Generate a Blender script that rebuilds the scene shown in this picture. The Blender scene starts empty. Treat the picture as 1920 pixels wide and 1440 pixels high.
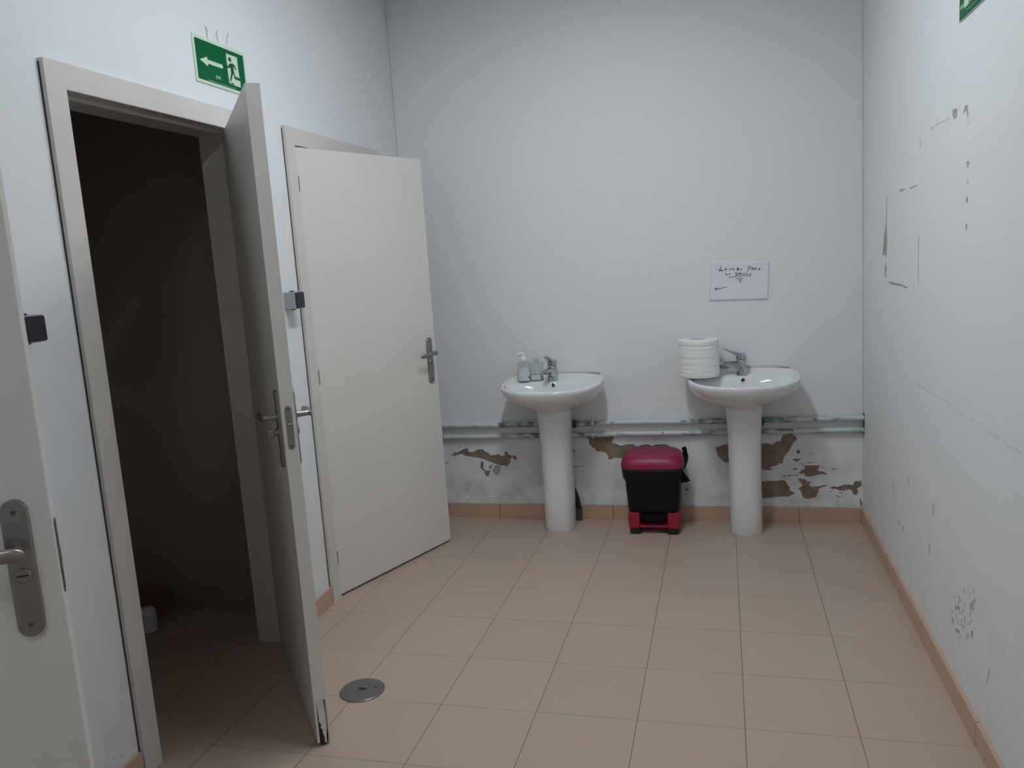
import bpy, bmesh, math, random
from mathutils import Vector, Matrix, noise
from mathutils.geometry import delaunay_2d_cdt
sc = bpy.context.scene
COL = sc.collection
# ---------------------------------------------------------------- camera
cd = bpy.data.cameras.new('camera'); cam = bpy.data.objects.new('camera', cd); COL.objects.link(cam)
cd.sensor_width = 36.0; cd.lens = 28.35; cd.clip_start = 0.02
CR, CU, CF = Vector(((0.96638, 0.248406, -0.066369))), Vector(((0.026276, 0.161364, 0.986545))), Vector(((-0.255774, 0.955121, -0.149412)))
M = Matrix((CR, CU, -CF)).transposed().to_4x4(); M.translation = Vector(((-0.360877, -4.356539, 1.465058)))
cam.matrix_world = M
sc.camera = cam
# ---------------------------------------------------------------- light and exposure
w = bpy.data.worlds.new('world'); sc.world = w; w.use_nodes = True
w.node_tree.nodes['Background'].inputs[0].default_value = (0.6, 0.75, 1, 1)
w.node_tree.nodes['Background'].inputs[1].default_value = 0.0
sc.view_settings.view_transform = 'Standard'; sc.view_settings.look = 'None'
sc.view_settings.gamma = 1.0; sc.view_settings.use_curve_mapping = False
sc.view_settings.exposure = 0.0
LAMP_COLOR = (0.855, 0.94, 1.0)
LAMP_POWER = 33.0          # radiance of each diffuser
# x, y centre, z of the diffuser, length along the room, width, relative strength
LAMPS = [(-0.90, -1.82, 2.95, 1.20, 0.16, 1.45), (-0.90, -4.80, 2.95, 1.20, 0.16, 0.52)]

# outlines measured on the walls, in metres
DATA = {"back":[[[-1.9293,0.3705],[-1.9082,0.3754],[-1.9199,0.3906],[-1.887,0.3829],[-1.8574,0.4003],[-1.8249,0.4101],[-1.8149,0.3875],[-1.7975,0.3825],[-1.7762,0.3948],[-1.7552,0.4032],[-1.7252,0.3985],[-1.7211,0.3856],[-1.7012,0.382],[-1.6921,0.3686],[-1.6671,0.367],[-1.6391,0.3728],[-1.625,0.3604],[-1.6074,0.3618],[-1.6018,0.384],[-1.5928,0.3914],[-1.5816,0.3741],[-1.5647,0.3666],[-1.5604,0.3567],[-1.5473,0.3666],[-1.5353,0.3616],[-1.5336,0.3493],[-1.5249,0.3468],[-1.5395,0.3355],[-1.5581,0.3543],[-1.5713,0.3434],[-1.5726,0.3247],[-1.5944,0.2974],[-1.6014,0.3049],[-1.6314,0.3049],[-1.6659,0.3148],[-1.7099,0.3323],[-1.7493,0.3474],[-1.7996,0.355],[-1.8501,0.3627],[-1.8594,0.3752],[-1.8801,0.3728],[-1.912,0.3604]],[[-1.7506,0.3299],[-1.7348,0.3249],[-1.7386,0.2874],[-1.7222,0.2699],[-1.6938,0.2775],[-1.7026,0.26],[-1.7092,0.2399],[-1.7269,0.2399],[-1.7323,0.2699],[-1.7562,0.2899]],[[-1.7019,0.3049],[-1.6786,0.3124],[-1.6882,0.285],[-1.6986,0.28],[-1.7057,0.2874]],[[-1.6666,0.3049],[-1.6293,0.2999],[-1.6421,0.2601],[-1.6598,0.2451],[-1.675,0.2575],[-1.6839,0.275]],[[-1.2151,0.3023],[-1.1723,0.2989],[-1.1459,0.3032],[-1.1462,0.2984],[-1.1774,0.294],[-1.2145,0.296]],[[-1.2191,0.4015],[-1.1955,0.3966],[-1.187,0.3797],[-1.2059,0.3822],[-1.2152,0.387]],[[-1.9751,0.3177],[-1.9511,0.3252],[-1.9496,0.3126],[-1.9558,0.3192],[-1.973,0.3126]],[[-1.8647,0.4178],[-1.8661,0.415],[-1.8691,0.4138],[-1.8719,0.415],[-1.8729,0.4178],[-1.8715,0.4207],[-1.8685,0.4218],[-1.8657,0.4206]],[[-1.8466,0.0939],[-1.8484,0.0903],[-1.8521,0.0888],[-1.8557,0.0902],[-1.8569,0.0938],[-1.8551,0.0974],[-1.8513,0.099],[-1.8478,0.0975]],[[-1.6824,0.1068],[-1.684,0.1036],[-1.6873,0.1022],[-1.6905,0.1035],[-1.6916,0.1067],[-1.69,0.11],[-1.6867,0.1113],[-1.6835,0.11]],[[-1.7647,0.0892],[-1.7661,0.0864],[-1.7691,0.0851],[-1.7719,0.0863],[-1.7729,0.0892],[-1.7715,0.092],[-1.7685,0.0933],[-1.7657,0.0921]],[[-1.552,0.1147],[-1.5529,0.1129],[-1.5547,0.1122],[-1.5564,0.1129],[-1.557,0.1147],[-1.5562,0.1164],[-1.5544,0.1172],[-1.5526,0.1165]],[[-1.1278,0.4739],[-0.9735,0.4751],[-0.9655,0.4646],[-0.9745,0.4526],[-0.9805,0.4342],[-0.9553,0.428],[-0.9287,0.4164],[-0.9116,0.4208],[-0.891,0.4276],[-0.8675,0.4274],[-0.8411,0.4158],[-0.8175,0.4201],[-0.7872,0.4268],[-0.769,0.4232],[-0.766,0.4153],[-0.7342,0.423],[-0.6944,0.4261],[-0.6684,0.4174],[-0.659,0.4053],[-0.6236,0.3863],[-0.6042,0.3793],[-0.6021,0.3451],[-0.6776,0.3453],[-0.9113,0.3529],[-0.9286,0.346],[-0.9658,0.3489],[-0.9937,0.3374],[-1.0075,0.3356],[-1.0035,0.3479],[-1.0125,0.3743],[-1.0326,0.3831],[-1.0668,0.3868],[-1.083,0.4062],[-1.1061,0.4274],[-1.1098,0.4555]],[[-1.0084,0.3181],[-0.9925,0.3268],[-0.9999,0.3163]],[[-0.4204,0.4054],[-0.3783,0.4198],[-0.3282,0.4312],[-0.2598,0.4248],[-0.1754,0.4271],[-0.1407,0.4233],[-0.1363,0.4168],[-0.1152,0.4295],[-0.1001,0.4397],[-0.0867,0.4373],[-0.0835,0.4533],[-0.0729,0.4708],[-0.0535,0.4753],[-0.0343,0.4774],[-0.0138,0.4638],[-0.0052,0.4494],[-0.0142,0.4383],[-0.0262,0.4256],[-0.0384,0.3969],[-0.0535,0.3745],[-0.0687,0.3553],[-0.0764,0.336],[-0.0782,0.3166],[-0.0961,0.315],[-0.1203,0.3021],[-0.1444,0.2956],[-0.1328,0.2761],[-0.1598,0.2793],[-0.1764,0.2793],[-0.2621,0.3194],[-0.331,0.3195],[-0.3781,0.3225],[-0.4132,0.364]],[[-0.1973,0.2139],[-0.1761,0.2173],[-0.1608,0.2223],[-0.1337,0.2191],[-0.1066,0.2219],[-0.0676,0.2243],[-0.0618,0.213],[-0.0472,0.1903],[-0.0431,0.1676],[-0.0209,0.1563],[-0.0329,0.1448],[-0.048,0.1333],[-0.078,0.1346],[-0.1202,0.1293],[-0.1778,0.1238],[-0.1991,0.1252]],[[0.0313,0.3069],[0.049,0.3053],[0.0783,0.3052],[0.1076,0.3068],[0.1016,0.294],[0.0956,0.2764],[0.1189,0.2716],[0.1407,0.2621],[0.1392,0.2541],[0.1188,0.2588],[0.0778,0.2491],[0.0512,0.2426],[0.0336,0.2457],[0.0279,0.2618],[0.0131,0.2586],[-0.0136,0.2585],[0.0073,0.2682],[0.0193,0.2844],[0.0311,0.286],[0.0283,0.2972]],[[-0.0942,0.247],[-0.0404,0.2526],[-0.0018,0.2527],[-0.0018,0.2495],[-0.0405,0.2487],[-0.0763,0.2435]],[[-0.008,0.2327],[0.0128,0.2328],[0.0364,0.2296],[0.045,0.2135],[0.0642,0.2168],[0.0597,0.2104],[0.0523,0.2023],[0.0595,0.191],[0.0772,0.1879],[0.089,0.1944],[0.0919,0.188],[0.1242,0.2011],[0.1417,0.198],[0.1358,0.1915],[0.1124,0.1865],[0.0976,0.1751],[0.1004,0.159],[0.0914,0.1427],[0.0825,0.1297],[0.0588,0.123],[0.0293,0.1243],[0.0176,0.1388],[0.0119,0.1647],[-0.0027,0.1792],[0.0123,0.1907],[0.0226,0.1924],[0.0124,0.2069]],[[0.1503,0.1851],[0.1679,0.1917],[0.1882,0.1886],[0.2114,0.1936],[0.2201,0.2016],[0.2518,0.2034],[0.269,0.1987],[0.2748,0.2179],[0.2863,0.2227],[0.2977,0.2148],[0.3049,0.2276],[0.3106,0.2022],[0.3034,0.191],[0.2862,0.1797],[0.2948,0.167],[0.289,0.1478],[0.2746,0.1445],[0.2632,0.154],[0.2661,0.1668],[0.2517,0.1763],[0.2257,0.1681],[0.2055,0.1695],[0.1881,0.179],[0.1649,0.1772]],[[0.0101,0.379],[0.0087,0.3734],[0.0048,0.3694],[-0.0003,0.3679],[-0.0055,0.3694],[-0.0092,0.3735],[-0.0105,0.3791],[-0.0091,0.3847],[-0.0052,0.3888],[-0.0001,0.3903],[0.0051,0.3888],[0.0088,0.3846]],[[-0.0288,0.3407],[0.0082,0.3422],[0.0066,0.331],[-0.0053,0.3262],[-0.0083,0.3214],[-0.0127,0.3294],[-0.0245,0.3327]],[[-0.028,0.2892],[-0.0013,0.2924],[-0.0103,0.2811],[-0.0252,0.2779]],[[0.0649,0.3682],[0.0638,0.3655],[0.0613,0.3644],[0.0589,0.3656],[0.0579,0.3683],[0.0589,0.371],[0.0614,0.3721],[0.0639,0.371]],[[0.1217,0.294],[0.1205,0.2909],[0.1176,0.2896],[0.1147,0.2909],[0.1136,0.294],[0.1148,0.2972],[0.1177,0.2985],[0.1206,0.2972]],[[0.0433,0.321],[0.0609,0.3222],[0.0814,0.3228],[0.0814,0.319],[0.0609,0.319],[0.0447,0.3184]],[[0.0109,0.3229],[0.0284,0.3101],[0.0225,0.3069],[0.0138,0.3165]],[[0.154,0.2861],[0.1945,0.2893],[0.1945,0.2861],[0.1554,0.2826]],[[0.1168,0.3642],[0.1255,0.3648],[0.1226,0.3616]],[[0.1411,0.1525],[0.1452,0.1495],[0.1478,0.1462],[0.1419,0.1473]],[[0.1081,0.1441],[0.1117,0.142],[0.1168,0.1343],[0.1089,0.139]],[[0.228,0.1551],[0.2335,0.1532],[0.2348,0.1419],[0.2289,0.15]],[[0.1826,0.1474],[0.1882,0.1457],[0.19,0.1366],[0.1834,0.1423]],[[0.1504,0.1666],[0.157,0.164],[0.1576,0.1532],[0.1512,0.1615]],[[0.2103,0.1428],[0.2145,0.1394],[0.216,0.1289],[0.2111,0.1377]],[[0.2342,0.1655],[0.2372,0.1634],[0.2427,0.156],[0.2351,0.1603]],[[0.1977,0.1596],[0.2025,0.1572],[0.2029,0.1488],[0.1985,0.1545]],[[0.1914,0.1431],[0.1971,0.1394],[0.1993,0.1288],[0.1923,0.1379]],[[0.2042,0.1634],[0.2107,0.1597],[0.2123,0.1528],[0.205,0.1583]],[[0.2103,0.1622],[0.2167,0.1593],[0.2153,0.1559],[0.2112,0.157]],[[0.2305,0.1411],[0.2332,0.1377],[0.2361,0.1341],[0.2313,0.136]],[[0.1492,0.1464],[0.1558,0.1447],[0.1559,0.1403],[0.15,0.1412]],[[0.211,0.1589],[0.2176,0.1552],[0.217,0.1445],[0.2118,0.1538]],[[0.2999,0.1328],[0.3102,0.1128],[0.3128,0.0782],[0.3025,0.0983]],[[-0.5943,0.1723],[-0.5799,0.1754],[-0.5633,0.1604],[-0.5776,0.1603]]],"right":[[[-1.591,1.826],[-1.6412,1.8228],[-1.6374,1.7974],[-1.6072,1.7957],[-1.5884,1.8071]],[[-1.701,1.7972],[-1.7213,1.8169],[-1.7458,1.8161],[-1.7553,1.7911],[-1.7484,1.7741],[-1.7304,1.8018]],[[-1.7424,1.6605],[-1.7667,1.6604],[-1.772,1.653],[-1.7535,1.6387],[-1.7464,1.6486]],[[-1.7502,1.6127],[-1.7671,1.6031],[-1.7564,1.5923]],[[-1.7485,1.5603],[-1.7614,1.5633],[-1.7655,1.5501],[-1.7564,1.5398],[-1.746,1.5488]],[[-1.7498,1.4867],[-1.763,1.485],[-1.7593,1.4663],[-1.7475,1.4689]],[[-0.5862,1.6384],[-0.597,1.6377],[-0.5881,1.5207],[-0.5964,1.451],[-0.5831,1.3738],[-0.5349,1.3911],[-0.4895,1.3784],[-0.5153,1.4517],[-0.5626,1.5215]],[[-0.5649,1.3665],[-0.5838,1.3315],[-0.5661,1.2883],[-0.5437,1.2911],[-0.5432,1.3305]],[[-0.5919,1.2786],[-0.7152,1.2779],[-0.8928,1.2754],[-1.0112,1.2711],[-0.9534,1.2627],[-0.9143,1.2685],[-0.6811,1.2662]],[[-0.837,1.6359],[-0.8522,1.6444],[-0.9509,1.6396],[-0.898,1.6331]],[[-1.0134,1.6377],[-1.1338,1.6398],[-1.1467,1.6366],[-1.0274,1.6325]],[[-1.1612,1.4576],[-1.174,1.4574],[-1.1754,1.2877],[-1.1651,1.2872]],[[-1.7488,1.7672],[-1.7585,1.7658],[-1.7541,1.7588]],[[-1.1131,1.2746],[-1.1264,1.2752],[-1.119,1.2597]]],"scuff":[[[-0.8569,0.3054],[-0.8736,0.311],[-0.8772,0.2848],[-0.8672,0.2814]],[[-0.9313,0.3033],[-0.9473,0.3088],[-0.9567,0.2853],[-0.9472,0.2819]],[[-1.4139,0.5472],[-1.4254,0.5509],[-1.4252,0.5052],[-1.4183,0.5029]],[[-1.3679,0.3905],[-1.3813,0.3954],[-1.3807,0.3481],[-1.3726,0.3451]],[[-1.027,0.5332],[-1.0381,0.5364],[-1.0518,0.5062],[-1.0451,0.5043]],[[-0.7267,0.4229],[-0.7401,0.4268],[-0.7644,0.4063],[-0.7564,0.404]],[[-2.0463,0.2789],[-2.0525,0.2822],[-2.0277,0.2224],[-2.0239,0.2203]],[[-1.6858,0.2533],[-1.693,0.2566],[-1.699,0.2521],[-1.6947,0.2501]],[[-1.76,0.2871],[-1.7668,0.2903],[-1.7743,0.2848],[-1.7703,0.2829]],[[-1.8627,0.3877],[-1.8689,0.3905],[-1.8592,0.3654],[-1.8555,0.3637]],[[-1.7492,0.3096],[-1.756,0.3127],[-1.769,0.3042],[-1.765,0.3023]],[[-1.8079,0.3214],[-1.8144,0.3244],[-1.8063,0.3045],[-1.8024,0.3026]],[[-1.7881,0.3338],[-1.7947,0.3368],[-1.7858,0.3149],[-1.7818,0.3131]],[[-1.7369,0.2179],[-1.7439,0.2213],[-1.7571,0.2131],[-1.753,0.2111]],[[-1.6643,0.279],[-1.6716,0.2823],[-1.6864,0.2732],[-1.682,0.2712]],[[-1.8111,0.3069],[-1.8176,0.3099],[-1.813,0.3001],[-1.8091,0.2983]],[[-1.7805,0.2871],[-1.7872,0.2902],[-1.7806,0.2749],[-1.7766,0.2729]],[[-1.8308,0.4129],[-1.8371,0.4157],[-1.8327,0.4063],[-1.8289,0.4046]],[[-1.8797,0.4013],[-1.8858,0.404],[-1.8792,0.3879],[-1.8756,0.3863]],[[-1.737,0.3184],[-1.7439,0.3215],[-1.7539,0.3146],[-1.7498,0.3127]],[[-1.8047,0.3597],[-1.8112,0.3626],[-1.8046,0.3472],[-1.8007,0.3454]],[[-1.6681,0.2557],[-1.6754,0.2591],[-1.6926,0.2488],[-1.6883,0.2468]],[[-1.7197,0.2365],[-1.7267,0.2399],[-1.7357,0.2338],[-1.7316,0.2318]],[[-1.7672,0.2757],[-1.774,0.2789],[-1.7807,0.2739],[-1.7767,0.272]],[[-1.7435,0.2445],[-1.7504,0.2479],[-1.7623,0.2402],[-1.7582,0.2382]],[[-1.6999,0.3088],[-1.707,0.312],[-1.7225,0.3023],[-1.7183,0.3004]],[[-1.7722,0.3555],[-1.7788,0.3584],[-1.7738,0.3475],[-1.7697,0.3457]],[[-1.7078,0.2349],[-1.7149,0.2383],[-1.7332,0.2275],[-1.729,0.2254]],[[-1.7293,0.2437],[-1.7363,0.247],[-1.7514,0.2377],[-1.7473,0.2357]],[[-1.7406,0.3584],[-1.7475,0.3614],[-1.7571,0.3545],[-1.753,0.3528]],[[-1.7251,0.3167],[-1.732,0.3198],[-1.7437,0.3121],[-1.7396,0.3102]],[[-1.7633,0.2375],[-1.7701,0.2409],[-1.7776,0.2355],[-1.7736,0.2335]],[[-1.8834,0.3088],[-1.8895,0.3118],[-1.8797,0.2859],[-1.876,0.284]],[[-1.8829,0.2955],[-1.889,0.2985],[-1.8839,0.2861],[-1.8802,0.2843]],[[-1.8585,0.3276],[-1.8647,0.3306],[-1.8576,0.3129],[-1.8538,0.3111]],[[-1.7423,0.3414],[-1.7491,0.3444],[-1.7554,0.3395],[-1.7513,0.3377]],[[-1.7358,0.2417],[-1.7427,0.245],[-1.7488,0.2405],[-1.7446,0.2385]],[[-1.8328,0.2767],[-1.8392,0.2798],[-1.8295,0.2548],[-1.8257,0.2529]],[[-1.7992,0.406],[-1.8057,0.4088],[-1.7967,0.3871],[-1.7928,0.3854]],[[-1.7337,0.2689],[-1.7406,0.2721],[-1.7539,0.2637],[-1.7497,0.2618]],[[-1.878,0.3435],[-1.8841,0.3463],[-1.8782,0.332],[-1.8745,0.3302]],[[-1.8625,0.3607],[-1.8687,0.3635],[-1.8601,0.3414],[-1.8563,0.3397]],[[-1.7069,0.2801],[-1.714,0.2834],[-1.7319,0.2724],[-1.7278,0.2705]],[[-1.8527,0.286],[-1.859,0.2891],[-1.85,0.2659],[-1.8462,0.2641]],[[-1.663,0.2442],[-1.6704,0.2476],[-1.6897,0.2364],[-1.6853,0.2343]],[[-1.7235,0.3298],[-1.7305,0.3328],[-1.7438,0.3241],[-1.7397,0.3223]],[[-1.7817,0.2691],[-1.7884,0.2723],[-1.7841,0.2634],[-1.7801,0.2614]],[[-1.6927,0.3367],[-1.6998,0.3398],[-1.7064,0.3348],[-1.7021,0.333]],[[-1.8565,0.4172],[-1.8627,0.4199],[-1.8557,0.4029],[-1.852,0.4013]],[[-1.7331,0.3212],[-1.74,0.3243],[-1.7551,0.3147],[-1.751,0.3128]],[[-1.7444,0.3502],[-1.7512,0.3532],[-1.7614,0.3461],[-1.7573,0.3443]],[[-1.8001,0.2906],[-1.8067,0.2937],[-1.8,0.2779],[-1.7961,0.2761]],[[-1.7027,0.3036],[-1.7098,0.3068],[-1.7246,0.2975],[-1.7204,0.2956]],[[-1.8929,0.4114],[-1.899,0.4141],[-1.8929,0.3916],[-1.8892,0.3899]],[[-1.8832,0.389],[-1.8893,0.3918],[-1.8847,0.376],[-1.881,0.3744]],[[-1.8803,0.3083],[-1.8864,0.3113],[-1.8816,0.2944],[-1.8779,0.2926]],[[-1.8879,0.3817],[-1.894,0.3844],[-1.8899,0.3708],[-1.8862,0.3691]],[[-1.882,0.3088],[-1.8881,0.3118],[-1.8846,0.3008],[-1.8809,0.299]],[[-1.8717,0.3893],[-1.8778,0.392],[-1.8713,0.3679],[-1.8676,0.3662]],[[-1.9024,0.4181],[-1.9084,0.4207],[-1.902,0.3967],[-1.8984,0.3951]],[[-1.8907,0.4422],[-1.8967,0.4448],[-1.8918,0.4279],[-1.8882,0.4263]],[[-1.3003,0.9219],[-1.3079,0.9232],[-1.3939,0.9242],[-1.3896,0.9234]],[[-2.1504,0.928],[-2.1543,0.9289],[-2.1986,0.9295],[-2.1963,0.929]],[[-2.0335,0.9299],[-2.0378,0.9309],[-2.0631,0.9311],[-2.0606,0.9305]],[[-1.8952,0.9359],[-1.9001,0.9369],[-1.9306,0.9371],[-1.9277,0.9365]],[[-2.0686,0.9359],[-2.0727,0.9369],[-2.0968,0.937],[-2.0944,0.9364]],[[-1.2818,0.9209],[-1.2895,0.9222],[-1.3404,0.9227],[-1.3359,0.9219]],[[-1.1593,0.9206],[-1.1677,0.922],[-1.2181,0.9225],[-1.2132,0.9217]],[[-2.1119,0.929],[-2.1159,0.93],[-2.1684,0.9306],[-2.1661,0.9301]],[[-2.1981,0.9306],[-2.2018,0.9315],[-2.2488,0.9321],[-2.2467,0.9315]],[[-1.1645,0.9217],[-1.1728,0.9231],[-1.2547,0.924],[-1.25,0.9232]],[[-2.0021,0.9349],[-2.0065,0.9358],[-2.0606,0.9364],[-2.0581,0.9358]],[[-2.1931,0.9361],[-2.1968,0.937],[-2.2268,0.9372],[-2.2247,0.9367]],[[-1.8695,0.9258],[-1.8744,0.9268],[-1.9104,0.9272],[-1.9075,0.9266]],[[-1.3875,0.9308],[-1.3947,0.932],[-1.4725,0.9327],[-1.4684,0.9319]],[[-2.045,0.9319],[-2.0492,0.9328],[-2.0854,0.9332],[-2.083,0.9326]],[[-1.6804,0.9307],[-1.6862,0.9318],[-1.738,0.9323],[-1.7347,0.9316]],[[-1.2237,0.9261],[-1.2318,0.9275],[-1.3459,0.9286],[-1.3414,0.9279]],[[-1.7072,0.9257],[-1.7129,0.9268],[-1.7494,0.9272],[-1.7461,0.9265]],[[-1.982,0.9273],[-1.9865,0.9283],[-2.0384,0.9289],[-2.0358,0.9284]],[[-1.8098,0.9295],[-1.815,0.9306],[-1.8733,0.9312],[-1.8703,0.9306]],[[-2.169,0.9351],[-2.1728,0.936],[-2.1949,0.9361],[-2.1926,0.9356]],[[-2.0374,0.9259],[-2.0417,0.9269],[-2.0845,0.9274],[-2.082,0.9268]],[[-1.7411,0.9263],[-1.7466,0.9274],[-1.7835,0.9277],[-1.7803,0.9271]],[[-1.5117,0.932],[-1.5183,0.9332],[-1.5877,0.9338],[-1.584,0.9331]],[[-1.5708,0.9317],[-1.5771,0.9329],[-1.65,0.9335],[-1.6465,0.9329]],[[-2.2004,0.9336],[-2.2041,0.9345],[-2.2477,0.9349],[-2.2456,0.9344]],[[-1.3191,1.8058],[-1.3739,1.8089],[-1.3783,1.8062],[-1.3304,1.8032]],[[-1.3845,1.8106],[-1.555,1.8082],[-1.5569,1.8065],[-1.3868,1.8082]],[[-1.1808,1.7953],[-1.1882,1.7944],[-1.1897,1.7577],[-1.1847,1.7582]]],"note":[[[-0.3916,1.3576],[-0.3917,1.3548]],[[-0.366,1.3725],[-0.3743,1.3501],[-0.3569,1.349]],[[-0.3785,1.3497],[-0.3576,1.3481]],[[-0.3479,1.3456],[-0.3441,1.359],[-0.3373,1.35]],[[-0.3463,1.352],[-0.3394,1.3523]],[[-0.3268,1.3543],[-0.3227,1.3491],[-0.3156,1.3558]],[[-0.3103,1.3469],[-0.3066,1.3566],[-0.3011,1.352],[-0.3095,1.3497]],[[-0.2865,1.3575],[-0.2868,1.3447]],[[-0.2865,1.3568],[-0.2782,1.3542],[-0.2859,1.3518],[-0.277,1.3477],[-0.2867,1.3454]],[[-0.2694,1.3472],[-0.2659,1.3512],[-0.2639,1.3476],[-0.2681,1.3457],[-0.2694,1.3479]],[[-0.2278,1.3616],[-0.2359,1.3337]],[[-0.2292,1.3582],[-0.21,1.3584]],[[-0.2315,1.3498],[-0.215,1.3495]],[[-0.2122,1.3507],[-0.213,1.3451],[-0.2103,1.3442],[-0.2088,1.3491]],[[-0.2012,1.3522],[-0.2088,1.3512],[-0.2082,1.3448],[-0.2055,1.3432]],[[-0.2,1.3429],[-0.1985,1.3499],[-0.1917,1.3509],[-0.1972,1.347],[-0.1918,1.3424]],[[-0.1837,1.3405],[-0.1753,1.3484],[-0.1768,1.34],[-0.1808,1.3445],[-0.1726,1.3447]],[[-0.3434,1.3317],[-0.3429,1.321]],[[-0.3434,1.331],[-0.3358,1.327],[-0.3429,1.3217]],[[-0.3282,1.3265],[-0.3226,1.3283],[-0.3274,1.3293],[-0.3275,1.3236],[-0.3234,1.3241]],[[-0.2884,1.3327],[-0.2947,1.3331],[-0.2948,1.3274],[-0.2886,1.3263],[-0.2887,1.3198],[-0.2957,1.3203]],[[-0.276,1.3298],[-0.2823,1.328],[-0.2832,1.3195]],[[-0.2824,1.3245],[-0.2748,1.3254]],[[-0.274,1.3304],[-0.2713,1.3245],[-0.2658,1.3249]],[[-0.2705,1.3287],[-0.2644,1.3255],[-0.2693,1.3222]],[[-0.2595,1.3259],[-0.2569,1.3215],[-0.2526,1.3269]],[[-0.2505,1.3275],[-0.2507,1.3218]],[[-0.2402,1.3262],[-0.2451,1.3243],[-0.2404,1.3205]],[[-0.2361,1.3252],[-0.2362,1.3202]],[[-0.228,1.3197],[-0.221,1.3243],[-0.2197,1.3192],[-0.2273,1.3204]],[[-0.3327,1.3125],[-0.3167,1.3122],[-0.2889,1.3149],[-0.2612,1.315],[-0.2199,1.3117]],[[-0.2954,1.3017],[-0.2822,1.3037],[-0.2573,1.302]],[[-0.2809,1.2979],[-0.2713,1.2959],[-0.2686,1.2915],[-0.277,1.2877],[-0.273,1.2824],[-0.2682,1.2815]],[[-0.4022,1.2553],[-0.374,1.2566],[-0.3417,1.262]],[[-0.3907,1.2619],[-0.4015,1.2553],[-0.387,1.2465]]]}
HOOKS = [[(-1.7043, 2.3576), (-1.6948, 2.3438), (-1.7001, 2.3174)], [(-1.6316, 2.3593), (-1.6399, 2.3499), (-1.6326, 2.3223)], [(-1.5603, 2.3692), (-1.5741, 2.3509), (-1.5805, 2.3195)]]
# ---------------------------------------------------------------- materials
def mat(name, col, rough=0.5, metal=0.0, var=0.0, vscale=8.0, bump=0.0, bscale=200.0, col2=None, spec=0.5, trans=0.0, coat=0.0, ior=1.45):
    m = bpy.data.materials.new(name); m.use_nodes = True
    nt = m.node_tree; b = nt.nodes['Principled BSDF']
    b.inputs['Base Color'].default_value = (*col, 1); b.inputs['Roughness'].default_value = rough
    b.inputs['Metallic'].default_value = metal; b.inputs['Specular IOR Level'].default_value = spec
    b.inputs['Transmission Weight'].default_value = trans; b.inputs['Coat Weight'].default_value = coat
    b.inputs['IOR'].default_value = ior
    tc = nt.nodes.new('ShaderNodeTexCoord')
    if var or col2:
        n = nt.nodes.new('ShaderNodeTexNoise'); n.inputs['Scale'].default_value = vscale; n.inputs['Detail'].default_value = 6
        nt.links.new(tc.outputs['Object'], n.inputs['Vector'])
        r = nt.nodes.new('ShaderNodeValToRGB')
        c2 = col2 or tuple(c*(1-var) for c in col)
        r.color_ramp.elements[0].position = 0.35; r.color_ramp.elements[1].position = 0.65
        r.color_ramp.elements[0].color = (*c2, 1); r.color_ramp.elements[1].color = (*col, 1)
        nt.links.new(n.outputs['Fac'], r.inputs['Fac']); nt.links.new(r.outputs['Color'], b.inputs['Base Color'])
    if bump:
        n2 = nt.nodes.new('ShaderNodeTexNoise'); n2.inputs['Scale'].default_value = bscale; n2.inputs['Detail'].default_value = 4
        nt.links.new(tc.outputs['Object'], n2.inputs['Vector'])
        bp = nt.nodes.new('ShaderNodeBump'); bp.inputs['Strength'].default_value = bump; bp.inputs['Distance'].default_value = 0.002
        nt.links.new(n2.outputs['Fac'], bp.inputs['Height']); nt.links.new(bp.outputs['Normal'], b.inputs['Normal'])
    return m

class G:
    """tiny node-graph helper"""
    def __init__(s, m): s.nt = m.node_tree; s.b = s.nt.nodes['Principled BSDF']
    def n(s, t): return s.nt.nodes.new(t)
    def l(s, a, b): s.nt.links.new(a, b)
    def math(s, op, a, b=None, c=None):
        n = s.n('ShaderNodeMath'); n.operation = op
        for i, v in enumerate((a, b, c)):
            if v is None: continue
            if isinstance(v, (int, float)): n.inputs[i].default_value = v
            else: s.l(v, n.inputs[i])
        return n.outputs[0]
    def mix(s, f, a, b):
        n = s.n('ShaderNodeMix'); n.data_type = 'RGBA'
        for i, v in ((0, f), (6, a), (7, b)):
            if isinstance(v, (int, float)): n.inputs[i].default_value = v
            elif isinstance(v, tuple): n.inputs[i].default_value = (*v, 1)
            else: s.l(v, n.inputs[i])
        return n.outputs[2]
    def noise(s, scale, detail=4, vec=None):
        n = s.n('ShaderNodeTexNoise'); n.inputs['Scale'].default_value = scale; n.inputs['Detail'].default_value = detail
        s.l(vec or s.obj(), n.inputs['Vector']); return n.outputs['Fac']
    def obj(s):
        n = s.n('ShaderNodeTexCoord'); return n.outputs['Object']
    def xyz(s):
        n = s.n('ShaderNodeSeparateXYZ'); s.l(s.obj(), n.inputs[0]); return n.outputs
    def line(s, c, pitch, off, width):
        # 1 on a joint line repeated every pitch, 0 elsewhere
        a = s.math('SUBTRACT', c, off); a = s.math('DIVIDE', a, pitch); a = s.math('ADD', a, 0.5)
        a = s.math('FRACT', a); a = s.math('SUBTRACT', a, 0.5); a = s.math('ABSOLUTE', a)
        return s.math('LESS_THAN', a, width/2/pitch)
    def cell(s, c, pitch, off):
        a = s.math('SUBTRACT', c, off); a = s.math('DIVIDE', a, pitch); return s.math('FLOOR', a)

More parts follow.
